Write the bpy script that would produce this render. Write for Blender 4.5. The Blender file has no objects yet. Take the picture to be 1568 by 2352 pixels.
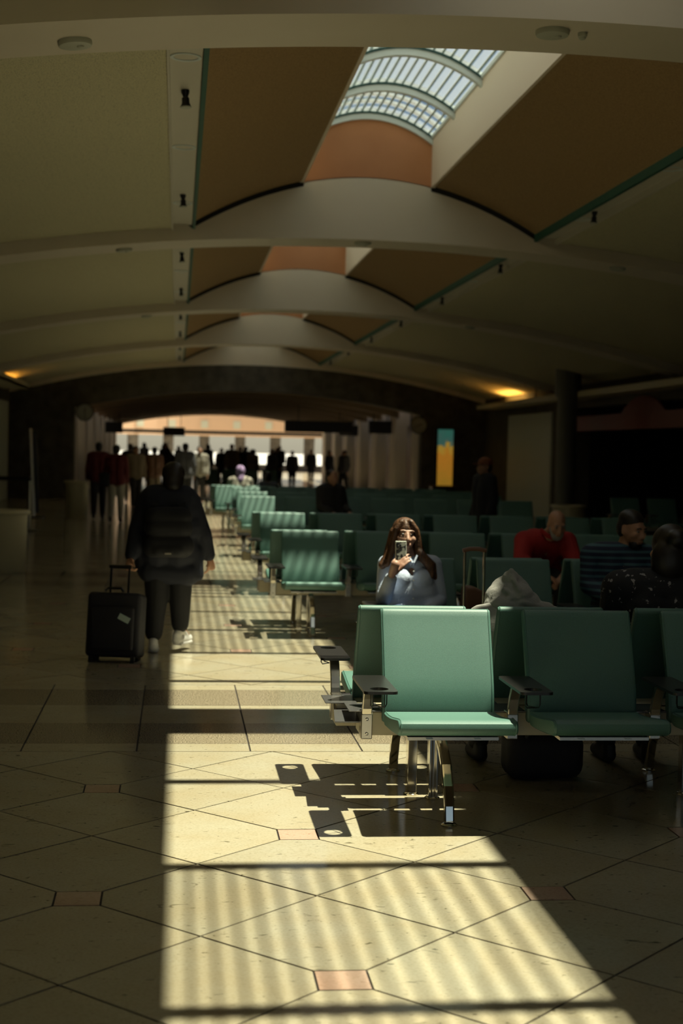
import bpy, bmesh, math, random
from mathutils import Vector, Matrix, Euler
random.seed(7)
SC = bpy.context.scene
COL = SC.collection
PI = math.pi

# ------------------------------------------------------------------ camera
H = 1.63
YAW, PITCH, ROLL, FPX = 0.1110, 0.0416, -0.0225, 3400.0
fw = Vector((math.sin(YAW)*math.cos(PITCH), math.cos(YAW)*math.cos(PITCH), -math.sin(PITCH)))
rt = Vector((math.cos(YAW), -math.sin(YAW), 0)); dn = fw.cross(rt)
r2 = rt*math.cos(ROLL) + dn*math.sin(ROLL); d2 = -rt*math.sin(ROLL) + dn*math.cos(ROLL)
cam_d = bpy.data.cameras.new('camera'); cam = bpy.data.objects.new('camera', cam_d); COL.objects.link(cam)
cam_d.sensor_fit = 'VERTICAL'; cam_d.sensor_height = 36.0; cam_d.sensor_width = 24.0
cam_d.lens = FPX/2352*36; cam_d.clip_end = 500; cam_d.clip_start = .05
mr = Matrix((r2, -d2, -fw)).transposed().to_4x4(); mr.translation = Vector((0, 0, H)); cam.matrix_world = mr
cam_d.dof.use_dof = True; cam_d.dof.focus_distance = 6.75; cam_d.dof.aperture_fstop = 2.6
SC.camera = cam

# ------------------------------------------------------------------ sky, sun, exposure
w = bpy.data.worlds.new('sky'); SC.world = w; w.use_nodes = True
nt = w.node_tree; bg = nt.nodes['Background']
sky = nt.nodes.new('ShaderNodeTexSky'); sky.sky_type = 'NISHITA'; sky.sun_disc = False
sky.sun_elevation = math.radians(72); sky.sun_rotation = math.radians(90); sky.altitude = 50; sky.air_density = 1.0; sky.dust_density = 0.4
nt.links.new(sky.outputs[0], bg.inputs[0]); bg.inputs[1].default_value = 0.085
SUN_S = 0.30                                     # metres sideways for each metre of drop
sl = bpy.data.lights.new('sun', 'SUN'); so = bpy.data.objects.new('sun', sl); COL.objects.link(so)
sl.energy = 15.5; sl.color = (1.0, .90, .70); sl.angle = math.radians(0.7)
so.rotation_euler = (0, math.atan(SUN_S), 0); so.location = (6, 20, 15)
SC.view_settings.view_transform = 'Standard'; SC.view_settings.look = 'None'
SC.view_settings.exposure = -0.12; SC.view_settings.gamma = 1.0; SC.view_settings.use_curve_mapping = False
SC.cycles.use_denoising = True; SC.cycles.use_adaptive_sampling = True; SC.cycles.adaptive_threshold = 0.03; SC.cycles.adaptive_min_samples = 24
SC.cycles.max_bounces = 8; SC.cycles.diffuse_bounces = 2; SC.cycles.transparent_max_bounces = 12
SC.cycles.sample_clamp_indirect = 20.0

# ------------------------------------------------------------------ materials
def mat(name, col, rough=.5, metal=0.0, spec=.5, noise=None, bump=None, sheen=0, coat=0, emit=None):
    """noise = (scale, colour2, lo, hi, detail[, stretch]); bump = (scale, strength)"""
    m = bpy.data.materials.new(name); m.use_nodes = True
    n = m.node_tree.nodes; l = m.node_tree.links; p = n['Principled BSDF']
    p.inputs['Base Color'].default_value = (*col, 1); p.inputs['Roughness'].default_value = rough
    p.inputs['Metallic'].default_value = metal; p.inputs['Specular IOR Level'].default_value = spec
    if sheen: p.inputs['Sheen Weight'].default_value = sheen
    if coat: p.inputs['Coat Weight'].default_value = coat
    if emit: p.inputs['Emission Color'].default_value = (*emit[0], 1); p.inputs['Emission Strength'].default_value = emit[1]
    tc = n.new('ShaderNodeTexCoord')
    if noise:
        mp = n.new('ShaderNodeMapping'); l.new(tc.outputs['Object'], mp.inputs[0])
        if len(noise) > 5: mp.inputs['Scale'].default_value = noise[5]
        t = n.new('ShaderNodeTexNoise'); t.inputs['Scale'].default_value = noise[0]; t.inputs['Detail'].default_value = noise[4]
        l.new(mp.outputs[0], t.inputs['Vector'])
        r = n.new('ShaderNodeValToRGB'); e = r.color_ramp.elements
        e[0].position = noise[2]; e[1].position = noise[3]; e[0].color = (*noise[1], 1); e[1].color = (*col, 1)
        l.new(t.outputs['Fac'], r.inputs[0]); l.new(r.outputs[0], p.inputs['Base Color'])
    if bump:
        t2 = n.new('ShaderNodeTexNoise'); t2.inputs['Scale'].default_value = bump[0]; t2.inputs['Detail'].default_value = 3
        l.new(tc.outputs['Object'], t2.inputs['Vector'])
        b = n.new('ShaderNodeBump'); b.inputs['Strength'].default_value = bump[1]; b.inputs['Distance'].default_value = .01
        l.new(t2.outputs['Fac'], b.inputs['Height']); l.new(b.outputs[0], p.inputs['Normal'])
    return m

def marble(name, base, warm, dark, rough):
    m = bpy.data.materials.new(name); m.use_nodes = True
    n = m.node_tree.nodes; l = m.node_tree.links; p = n['Principled BSDF']
    tc = n.new('ShaderNodeTexCoord'); oi = n.new('ShaderNodeObjectInfo')
    off = n.new('ShaderNodeVectorMath'); off.operation = 'MULTIPLY_ADD'; off.inputs[1].default_value = (1, 1, 1)
    sc = n.new('ShaderNodeVectorMath'); sc.operation = 'SCALE'; sc.inputs[3].default_value = 17
    l.new(oi.outputs['Random'], sc.inputs[0]); l.new(tc.outputs['Object'], off.inputs[0]); l.new(sc.outputs[0], off.inputs[2])
    def noi(scale, det, dist=0, v=off.outputs[0]):
        t = n.new('ShaderNodeTexNoise'); t.inputs['Scale'].default_value = scale; t.inputs['Detail'].default_value = det
        t.inputs['Distortion'].default_value = dist; l.new(v, t.inputs['Vector']); return t.outputs['Fac']
    def ramp(f, a, b, ca, cb):
        r = n.new('ShaderNodeValToRGB'); e = r.color_ramp.elements; e[0].position = a; e[1].position = b
        e[0].color = (*ca, 1); e[1].color = (*cb, 1); l.new(f, r.inputs[0]); return r.outputs[0]
    def mix(f, a, b, mode='MIX'):
        x = n.new('ShaderNodeMix'); x.data_type = 'RGBA'; x.blend_type = mode
        if isinstance(f, float): x.inputs[0].default_value = f
        else: l.new(f, x.inputs[0])
        l.new(a, x.inputs[6]); l.new(b, x.inputs[7]); return x.outputs[2]
    c1 = ramp(noi(3.0, 4), .35, .7, warm, base)
    one = (1, 1, 1)
    mp = n.new('ShaderNodeMapping'); mp.inputs['Scale'].default_value = (1, 2.4, 1); l.new(off.outputs[0], mp.inputs[0])
    speck = ramp(noi(26, 6, .6, mp.outputs[0]), .275, .345, dark, one)
    vein = ramp(noi(5, 5, 2.2, mp.outputs[0]), .255, .325, dark, one)
    fine = ramp(noi(90, 3), .3, .55, (.86, .85, .8), one)
    tone = ramp(oi.outputs['Random'], 0, 1, (.88, .88, .88), one)
    c = mix(1.0, c1, speck, 'MULTIPLY'); c = mix(.8, c, vein, 'MULTIPLY'); c = mix(1.0, c, fine, 'MULTIPLY'); c = mix(1.0, c, tone, 'MULTIPLY')
    l.new(c, p.inputs['Base Color'])
    rr = n.new('ShaderNodeMapRange'); l.new(noi(7, 3), rr.inputs[0]); rr.inputs[3].default_value = rough*.7; rr.inputs[4].default_value = rough*1.5
    l.new(rr.outputs[0], p.inputs['Roughness']); p.inputs['Specular IOR Level'].default_value = .8; p.inputs['IOR'].default_value = 1.75
    return m

M = {}
M['marble'] = marble('ivory_marble', (.50, .455, .335), (.47, .40, .265), (.20, .19, .14), .13)
M['inset'] = marble('pink_marble', (.62, .44, .34), (.55, .34, .24), (.5, .4, .35), .15)
M['granite'] = mat('brown_granite', (.42, .35, .24), .14, noise=(130, (.10, .08, .05), .38, .62, 3))
M['grout'] = mat('dark_grout', (.035, .026, .02), .8)
M['beam'] = mat('greige_paint', (.80, .70, .54), .55, noise=(1.5, (.76, .66, .50), .3, .7, 2))
M['vault'] = mat('ochre_acoustic', (.42, .27, .11), .85, noise=(70, (.30, .18, .07), .35, .6, 4), bump=(160, .25))
M['outer'] = mat('cream_acoustic', (.72, .65, .40), .85, noise=(130, (.26, .22, .12), .33, .44, 2), bump=(160, .25))
M['soffit'] = mat('soffit_paint', (.72, .66, .52), .6)
M['green_trim'] = mat('green_trim', (.008, .10, .065), .6)
M['terracotta'] = mat('terracotta_paint', (.62, .27, .11), .6, noise=(3, (.57, .24, .095), .3, .7, 2))
M['shaft'] = mat('peach_plaster', (.90, .76, .58), .6)
M['rib'] = mat('white_metal', (.74, .80, .76), .4)
M['gasket'] = mat('dark_gasket', (.02, .07, .06), .5)
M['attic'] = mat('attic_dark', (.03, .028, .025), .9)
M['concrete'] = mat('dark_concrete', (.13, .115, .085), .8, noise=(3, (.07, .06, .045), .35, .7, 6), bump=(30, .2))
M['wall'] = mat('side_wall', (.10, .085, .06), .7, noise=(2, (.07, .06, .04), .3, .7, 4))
M['panel'] = mat('pale_panel', (.60, .62, .50), .45)
M['pilaster'] = mat('beige_pilaster', (.62, .53, .38), .6)
M['brown'] = mat('brown_panel', (.10, .055, .03), .5)
M['tunnel'] = mat('tunnel_vault', (.28, .2, .12), .7)
M['tan'] = mat('tan_wall', (.72, .50, .33), .7)
M['vinyl'] = mat('green_vinyl', (.070, .185, .145), .56, spec=1.0, noise=(420, (.05, .14, .108), .35, .65, 2), bump=(500, .12))
M['black'] = mat('black_plastic', (.012, .011, .010), .32)
M['wire'] = mat('black_wire', (.01, .01, .01), .4, metal=.3)
M['alu'] = mat('brushed_aluminium', (.62, .58, .50), .24, metal=1.0)
M['chrome'] = mat('polished_metal', (.72, .68, .60), .10, metal=1.0)
M['beige_metal'] = mat('beige_metal', (.50, .44, .30), .4, metal=.25)
M['grey_plate'] = mat('grey_plate', (.22, .215, .21), .25, metal=.7)
M['cream'] = mat('cream_plastic', (.64, .57, .36), .45)
M['disc'] = mat('detector_plastic', (.52, .52, .40), .5)
M['recess'] = mat('recess_dark', (.10, .09, .07), .5)

def glass_mat():
    m = bpy.data.materials.new('skylight_glass'); m.use_nodes = True
    n = m.node_tree.nodes; l = m.node_tree.links
    for x in list(n): n.remove(x)
    o = n.new('ShaderNodeOutputMaterial'); t = n.new('ShaderNodeBsdfTransparent'); t.inputs[0].default_value = (.90, .94, .92, 1)
    g = n.new('ShaderNodeBsdfGlossy'); g.inputs['Roughness'].default_value = .03
    mx = n.new('ShaderNodeMixShader'); mx.inputs[0].default_value = .04
    d = n.new('ShaderNodeBsdfTranslucent'); d.inputs[0].default_value = (.92, .95, .93, 1); m2 = n.new('ShaderNodeMixShader'); m2.inputs[0].default_value = .06   # translucency added: scattered sun brightens the panes and shaft
    l.new(t.outputs[0], m2.inputs[1]); l.new(d.outputs[0], m2.inputs[2])
    l.new(m2.outputs[0], mx.inputs[1]); l.new(g.outputs[0], mx.inputs[2]); l.new(mx.outputs[0], o.inputs[0])
    return m
M['glass'] = glass_mat()

# ------------------------------------------------------------------ helpers
class MB:
    """collects simple shapes, builds one mesh object"""
    def __init__(s): s.v = []; s.f = []
    def add(s, v, f):
        k = len(s.v); s.v += [tuple(x) for x in v]; s.f += [tuple(i+k for i in q) for q in f]; return s
    def box(s, a, b, mtx=None):
        (x0, y0, z0), (x1, y1, z1) = a, b
        v = [Vector(p) for p in ((x0,y0,z0),(x1,y0,z0),(x1,y1,z0),(x0,y1,z0),(x0,y0,z1),(x1,y0,z1),(x1,y1,z1),(x0,y1,z1))]
        if mtx: v = [mtx @ p for p in v]
        return s.add(v, [(0,3,2,1),(4,5,6,7),(0,1,5,4),(1,2,6,5),(2,3,7,6),(3,0,4,7)])
    def prism(s, poly, axis, a, b):
        """poly: 2-D points (counter-clockwise or not) extruded along axis 'x','y' or 'z' from a to b"""
        def P(p, t):
            return {'x': (t, p[0], p[1]), 'y': (p[0], t, p[1]), 'z': (p[0], p[1], t)}[axis]
        n = len(poly); v = [P(p, a) for p in poly] + [P(p, b) for p in poly]
        f = [tuple(range(n))[::-1], tuple(range(n, 2*n))] + [(i, (i+1) % n, n+(i+1) % n, n+i) for i in range(n)]
        return s.add(v, f)
    def strip(s, top, bot, a, b):
        """arched slab: top/bot lists of (x,z), extruded in y from a to b (quads only, good for concave sections)"""
        n = len(top); v = []
        for y in (a, b):
            v += [(x, y, z) for x, z in bot] + [(x, y, z) for x, z in top]
        f = []
        for i in range(n-1):
            f.append((i, i+1, n+i+1, n+i)); f.append((2*n+i+1, 2*n+i, 3*n+i, 3*n+i+1))
            f.append((i+1, i, 2*n+i, 2*n+i+1)); f.append((n+i, n+i+1, 3*n+i+1, 3*n+i))
        f.append((0, n, 3*n, 2*n)); f.append((n-1, 3*n-1, 4*n-1, 2*n-1))
        return s.add(v, f)
    def tube(s, pts, r, seg=8, caps=True, flat=None):
        """tube through points; r number or list; flat=(w,h) for a rectangular bar"""
        pts = [Vector(p) for p in pts]; n = len(pts); rs = r if isinstance(r, (list, tuple)) else [r]*n
        k = len(s.v); up = None; rings = []
        for i, p in enumerate(pts):
            d = (pts[min(i+1, n-1)] - pts[max(i-1, 0)]).normalized()
            if up is None:
                up = Vector((1, 0, 0)) if abs(d.x) < .9 else Vector((0, 0, 1))
            u = (up - d*up.dot(d)).normalized(); wv = d.cross(u); up = u
            if flat:
                a, b = flat; ring = [p+u*a/2+wv*b/2, p-u*a/2+wv*b/2, p-u*a/2-wv*b/2, p+u*a/2-wv*b/2]
            else:
                ring = [p + (u*math.cos(2*PI*j/seg) + wv*math.sin(2*PI*j/seg))*rs[i] for j in range(seg)]
            rings.append(ring)
        m = len(rings[0])
        for ring in rings: s.v += [tuple(q) for q in ring]
        for i in range(n-1):
            for j in range(m):
                s.f.append((k+i*m+j, k+i*m+(j+1) % m, k+(i+1)*m+(j+1) % m, k+(i+1)*m+j))
        if caps:
            s.f.append(tuple(k+j for j in range(m))[::-1]); s.f.append(tuple(k+(n-1)*m+j for j in range(m)))
        return s
    def lathe(s, prof, c=(0, 0, 0), seg=24, axis='z'):
        k = len(s.v); n = len(prof)
        for r, z in prof:
            for j in range(seg):
                a = 2*PI*j/seg; p = (r*math.cos(a), r*math.sin(a), z)
                if axis == 'y': p = (p[0], p[2], p[1])
                if axis == 'x': p = (p[2], p[0], p[1])
                s.v.append((c[0]+p[0], c[1]+p[1], c[2]+p[2]))
        for i in range(n-1):
            for j in range(seg):
                s.f.append((k+i*seg+j, k+i*seg+(j+1) % seg, k+(i+1)*seg+(j+1) % seg, k+(i+1)*seg+j))
        s.f.append(tuple(k+j for j in range(seg))[::-1]); s.f.append(tuple(k+(n-1)*seg+j for j in range(seg)))
        return s
    def sphere(s, c, r, seg=16, rings=10, mtx=None):
        r = r if isinstance(r, (tuple, list)) else (r, r, r); k = len(s.v)
        for i in range(rings+1):
            t = PI*i/rings
            for j in range(seg):
                a = 2*PI*j/seg; p = Vector((r[0]*math.sin(t)*math.cos(a), r[1]*math.sin(t)*math.sin(a), r[2]*math.cos(t)))
                if mtx: p = mtx @ p
                s.v.append((c[0]+p.x, c[1]+p.y, c[2]+p.z))
        for i in range(rings):
            for j in range(seg):
                s.f.append((k+i*seg+j, k+(i+1)*seg+j, k+(i+1)*seg+(j+1) % seg, k+i*seg+(j+1) % seg))
        return s
    def mesh(s, name, material, smooth=False, bevel=0, bseg=2):
        me = bpy.data.meshes.new(name); me.from_pydata(s.v, [], s.f); me.validate()
        bm = bmesh.new(); bm.from_mesh(me); bmesh.ops.recalc_face_normals(bm, faces=bm.faces)
        if bevel:
            es = [e for e in bm.edges if len(e.link_faces) == 2 and e.calc_face_angle(0) > .6]
            bmesh.ops.bevel(bm, geom=es, offset=bevel, segments=bseg, affect='EDGES', profile=.5, clamp_overlap=True)
        bm.to_mesh(me); bm.free()
        me.materials.append(M[material] if isinstance(material, str) else material)
        if smooth:
            for p in me.polygons: p.use_smooth = True
            try: me.set_sharp_from_angle(angle=math.radians(38))
            except Exception: pass
        return me
    def build(s, name, material, parent=None, **k):
        return link(name, s.mesh(name, material, **k), parent)

def link(name, me, parent=None):
    o = bpy.data.objects.new(name, me); COL.objects.link(o)
    if parent: o.parent = parent
    return o
def tag(o, label=None, cat=None, group=None, kind=None):
    if label: o['label'] = label
    if cat: o['category'] = cat
    if group: o['group'] = group
    if kind: o['kind'] = kind
    return o
def empty(name, loc=(0, 0, 0), rz=0, **t):
    o = bpy.data.objects.new(name, None); COL.objects.link(o); o.location = loc; o.rotation_euler = (0, 0, rz)
    return tag(o, **t)
def copy_tree(o, parent=None):
    c = o.copy(); COL.objects.link(c); c.parent = parent
    for ch in o.children: copy_tree(ch, c)
    return c
def struct(name): return empty(name, kind='structure')
def lin(a, b, n): return [a + (b-a)*i/(n-1) for i in range(n)]

# ------------------------------------------------------------------ building frame
XC = 2.19; BAY = 9.135; Y0 = 8.47; BT = .70           # axis of the hall, bay length, first beam, beam thickness
XL, XR = -5.0, 9.4
VW = 2.07; SW = .762                                   # half widths of the vault and of the skylight shaft
def z_low(x): return 4.14 - (x-XC)**2/52.2             # underside of the beams
def z_vault(x): return 4.877 - .147*(x-XC)**2
def z_out(x): return z_low(x) + .15
def z_glass(x): return 5.64 - .465*(x-XC)**2
BAYS = [(Y0+(k-1)*BAY+BT, Y0+k*BAY) for k in range(-1, 5)]   # bay k lies between beam k-1 and beam k
YEND = Y0 + 4*BAY                                      # 45: transition to the low passage

# ---- floor
floor = struct('floor')
TA = .431; LX0, LY0 = .1035, 5.748                      # half diagonal of a tile, lattice origin
MB().box((XL-.3, -10, -.2), (XR+.3, YEND+.3, -.006)).box((-9, YEND+.3, -.2), (14, 118, 0)).build('subfloor', 'grout', floor)
def clip(poly, a, b, c):                               # keep a*x+b*y<=c
    out = []
    for i in range(len(poly)):
        p, q = poly[i], poly[(i+1) % len(poly)]
        dp = a*p[0]+b*p[1]-c; dq = a*q[0]+b*q[1]-c
        if dp <= 0: out.append(p)
        if dp*dq < 0:
            t = dp/(dp-dq); out.append((p[0]+(q[0]-p[0])*t, p[1]+(q[1]-p[1])*t))
    return out
def area(p): return .5*abs(sum(p[i][0]*p[(i+1) % len(p)][1]-p[(i+1) % len(p)][0]*p[i][1] for i in range(len(p))))
def project(x, y, z=0):
    q = Vector((x, y, z-H)); d = q.dot(fw)
    return (784+FPX*q.dot(r2)/d, 1176+FPX*q.dot(d2)/d) if d > .3 else None
tiles = []                                             # (polygon, material)
def add_tile(p, m):
    if len(p) >= 3 and area(p) > .004: tiles.append((p, m))
J = .0048
bands = [9.03 + BAY*k for k in range(-1, 4)]
fields = [(bands[i]+1.117, bands[i+1]-1.117) for i in range(len(bands)-1)] + [(bands[-1]+1.117, YEND+.3)]
fields = [(-9.9, bands[0]-1.117)] + fields
for fi, (ya, yb) in enumerate(fields):
    ly = yb - 5*TA if fi < len(fields)-1 else ya + 5*TA          # lattice vertex row on the band edge
    pink = lambda i, j: i % 2 == 1 and (i-j) % 4 == 0 and ya+.1 < ly+j*TA < yb-.1
    ni0 = int((XL-LX0)/TA)-2; ni1 = int((XR-LX0)/TA)+2
    nj0 = int((ya-ly)/TA)-2; nj1 = int((yb-ly)/TA)+3
    for i in range(ni0, ni1):
        for j in range(nj0, nj1):
            cx, cy = LX0+i*TA, ly+j*TA
            if (i+j) % 2:
                d = TA - J*1.41; p = [(cx+d, cy), (cx, cy+d), (cx-d, cy), (cx, cy-d)]
                for (di, dj) in ((1, 0), (-1, 0), (0, 1), (0, -1)):
                    if pink(i+di, j+dj): p = clip(p, di, dj, di*cx+dj*cy + TA-.0825-J)
                mt = 'marble'
            elif pink(i, j):
                d = .0825-J*.6; p = [(cx+d, cy+d), (cx-d, cy+d), (cx-d, cy-d), (cx+d, cy-d)]; mt = 'inset'
            else: continue
            for (a, b, c) in ((0, 1, yb-J), (0, -1, -ya-J), (1, 0, XR), (-1, 0, -XL)):
                p = clip(p, a, b, c)
                if len(p) < 3: break
            add_tile(p, mt)
for bc in bands:
    for (a, b, m) in ((-1.117, -.91, 'marble'), (-.91, -.302, 'granite'), (-.302, .302, 'marble'), (.302, .91, 'granite'), (.91, 1.117, 'marble')):
        for i in range(-8, 16):
            xa = -.19 + .608*i; xb = xa+.608
            if xb < XL or xa > XR: continue
            add_tile([(max(xa, XL)+J, bc+a+J*.5), (min(xb, XR)-J, bc+a+J*.5), (min(xb, XR)-J, bc+b-J*.5), (max(xa, XL)+J, bc+b-J*.5)], m)
def shown(t):
    p = t[0]; cx = sum(q[0] for q in p)/len(p); cy = sum(q[1] for q in p)/len(p); s = project(cx, cy)
    if cy < 2.8 or s is None or not (-120 < s[0] < 1690 and 900 < s[1] < 2560): return 0
    return area(p)/cy**3
names = {'marble': 'marble_tile', 'inset': 'inset_tile', 'granite': 'granite_tile'}
for mt in names:
    lst = sorted([t for t in tiles if t[1] == mt], key=shown, reverse=True)
    cnt = min(295 if mt == 'marble' else 140, sum(1 for t in lst if shown(t) > 0))
    for p, m in lst[:cnt]:
        cx = sum(q[0] for q in p)/len(p); cy = sum(q[1] for q in p)/len(p); dz = random.uniform(-.0006, .0006)
        o = MB().prism([(q[0]-cx, q[1]-cy) for q in p], 'z', -.006, dz).build(names[mt], m, floor); o.location = (cx, cy, 0)
    rest = MB()
    for p, m in lst[cnt:]: rest.prism(p, 'z', -.006, 0)
    tag(rest.build('far_' + names[mt] + 's', mt, floor), kind='stuff')
MB().box((-9, YEND+.3, 0), (14, 118, .002)).build('passage_floor', 'marble', floor)

# ---- ceiling: beams, vaults, soffits, outer panels
ceil = struct('ceiling')
xs = lin(XL-.2, XR+.2, 61)
bxs = sorted(set(xs + [XC-VW, XC+VW, XC-VW+.001, XC+VW-.001, XC-SW-.001, XC-SW+.001, XC+SW-.001, XC+SW+.001] + lin(XC-VW+.05, XC+VW-.05, 25)))
def beam_top(x):
    d = abs(x-XC)
    return z_vault(x) if d < SW else (z_vault(x)-.05 if d < VW-.02 else z_out(x)+.12 if d > VW else min(z_vault(x)-.05, z_out(x)+.12))
for k in range(-1, 5):
    ya = Y0+k*BAY
    MB().strip([(x, beam_top(x)) for x in bxs], [(x, z_low(x)) for x in bxs], ya, ya+BT).build('arched_beam', 'beam', ceil)
    for sg in (-1, 1):
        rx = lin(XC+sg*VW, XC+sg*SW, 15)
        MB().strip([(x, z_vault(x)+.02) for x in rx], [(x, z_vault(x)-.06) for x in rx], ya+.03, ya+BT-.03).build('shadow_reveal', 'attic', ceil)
GAP = .05
for k, (ya, yb) in zip(range(-1, 5), BAYS):
    for sg in (-1, 1):
        vx = lin(XC+sg*VW, XC+sg*(SW+.03), 17)
        MB().strip([(x, z_vault(x)+.05) for x in vx], [(x, z_vault(x)+.004) for x in vx], ya+GAP, yb-GAP).build('vault_panel', 'vault', ceil)
        a, b = XC+sg*VW, XC+sg*(VW+.225)
        MB().box((min(a, b), ya-.01, 4.235), (max(a, b), yb+.01, 4.30)).build('soffit', 'soffit', ceil)
        g = XC+sg*(VW-.004)
        MB().box((min(g, g-sg*.036), ya+.01, 4.19), (max(g, g-sg*.036), yb-.01, 4.29)).build('green_edge_trim', 'green_trim', ceil)
        xe = XL-.2 if sg < 0 else XR+.2
        ox = lin(XC+sg*(VW+.23), xe, 15)
        MB().strip([(x, z_out(x)+.06) for x in ox], [(x, z_out(x)) for x in ox], ya-.01, yb+.01).build('outer_panel', 'outer', ceil)
        e = XC+sg*(VW+.2275)
        MB().box((e-.008, ya, 4.16), (e+.008, yb, 4.25)).build('panel_edge_trim', 'soffit', ceil)
# roof deck above the ceiling keeps daylight to the skylights
deck = MB()
for sg in (-1, 1):
    a, b = XC+sg*(SW+.03), (XL-.6 if sg < 0 else XR+.6)
    deck.box((min(a, b), -10, 5.30), (max(a, b), YEND+.5, 5.36))
deck.box((XC-SW-.1, -10, 5.0), (XC+SW+.1, Y0-BAY+.1, 5.36))  # unseen slab added over the rear bay to cut fill light from behind
deck.box((XL-.6, -10.2, 3), (XR+.6, -10, 5.36))
deck.build('roof_deck_and_blocker', 'attic', ceil)

# ---- skylights
RIBS = [1.15, 2.58, 4.06, 5.55, 7.02]
for k, (ya, yb) in list(zip(range(-1, 5), BAYS))[1:]:
    sk = struct('window_%d' % (k+1))
    for sg in (-1, 1):
        a = XC+sg*SW; b = a+sg*.05
        MB().box((min(a, b), ya-.02, 4.788), (max(a, b), yb+.02, 5.38)).build('shaft_side', 'shaft', sk)
    ex = lin(XC-SW, XC+SW, 15)
    for (p, q) in ((ya-.06, ya+.0), (yb, yb+.06)):
        MB().strip([(x, z_glass(x)+.02) for x in ex], [(x, z_vault(x)-.01) for x in ex], p, q).build('shaft_end', 'terracotta', sk)
        top = MB().strip([(x, z_glass(x)+.06) for x in ex], [(x, z_glass(x)+.02) for x in ex], p-.32 if p < ya else p, q if p < ya else q+.32)
        top.build('ridge_cap', 'rib', sk)
    edges = [ya] + [ya+r + (.0 if k else .14) for r in RIBS] + [yb]
    for i, r in enumerate(edges):
        hw = .038 if 0 < i < len(edges)-1 else .05
        MB().strip([(x, z_glass(x)+.05) for x in ex], [(x, z_glass(x)-.085) for x in ex], r-hw, r+hw).build('rib', 'rib', sk)
        if 0 < i:
            MB().strip([(x, z_glass(x)+.004) for x in ex], [(x, z_glass(x)-.020) for x in ex], r-hw-.02, r-hw+.004).build('gasket', 'gasket', sk)
    for sg in (-1, 1):
        a = XC+sg*SW
        MB().box((a-.02, ya, 5.355), (a+.02, yb, 5.40)).build('side_curb', 'rib', sk)
    bar = None
    for i in range(6):
        a, b = edges[i]+.035, edges[i+1]-.035
        MB().strip([(x, z_glass(x)+.012) for x in ex], [(x, z_glass(x)+.006) for x in ex], a-.03, b+.03).build('glass_pane', 'glass', sk)
        if (k == 0 and i >= 4) or (k == 1 and i <= 1): continue        # panes without louvre bars
        n = 17; bar = MB().box((-.0115, 0, -.012), (.0115, b-a, .012)).mesh('glazing_bar', 'rib')
        for j in range(n):
            x = XC - SW + .045 + (2*SW-.09)*j/(n-1)
            o = link('glazing_bar', bar, sk); o.location = (x, a, z_glass(x)+.03)
            o.rotation_euler = (0, math.atan(.93*(x-XC)), 0)
        if i == 5:
            for q in (.38, .72, 1.05):
                MB().strip([(x, z_glass(x)+.075) for x in ex], [(x, z_glass(x)+.045) for x in ex], b-q, b-q+.10).build('cross_bar', 'rib', sk)
# ---- side walls, ledges
wl = struct('wall_left'); wr = struct('wall_right')
for (o, x0, x1) in ((wl, XL-.4, XL), (wr, XR, XR+.4)):
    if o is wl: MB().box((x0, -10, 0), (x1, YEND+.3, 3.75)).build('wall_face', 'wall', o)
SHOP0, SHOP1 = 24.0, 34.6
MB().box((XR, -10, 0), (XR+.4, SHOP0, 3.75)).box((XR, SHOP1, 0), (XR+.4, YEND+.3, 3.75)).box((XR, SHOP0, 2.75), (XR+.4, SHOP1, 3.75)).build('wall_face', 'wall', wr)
MB().box((XL, -10, 3.18), (XL+.75, 43.5, 3.24)).box((XL+.72, -10, 3.18), (XL+.75, 43.5, 3.34)).build('light_ledge', 'cream', wl)
MB().box((XR-.55, -10, 2.93), (XR, 43.5, 2.98)).box((XR-.58, -10, 2.93), (XR-.55, 43.5, 3.06)).build('light_ledge', 'cream', wr)
MB().box((XL, 37.6, 0), (XL+.05, 44.3, 2.84)).build('pale_panel', 'panel', wl, bevel=.005)
MB().box((XR-.05, 36.6, 0), (XR, 41.5, 2.72)).build('pale_panel', 'panel', wr, bevel=.005)
# ---- end wall: dark concrete with a low arch into the passage
TX0, TX1 = -3.1, 7.45
def z_arch(x): return 3.36 - (x-XC)**2/46
we = struct('wall_end')
ax = lin(TX0, TX1, 31)
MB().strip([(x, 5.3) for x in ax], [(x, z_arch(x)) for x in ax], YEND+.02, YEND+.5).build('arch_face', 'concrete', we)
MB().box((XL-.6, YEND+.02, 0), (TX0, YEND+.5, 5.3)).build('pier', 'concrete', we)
MB().box((TX1, YEND+.02, 0), (XR+.6, YEND+.5, 5.3)).build('pier', 'concrete', we)
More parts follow.
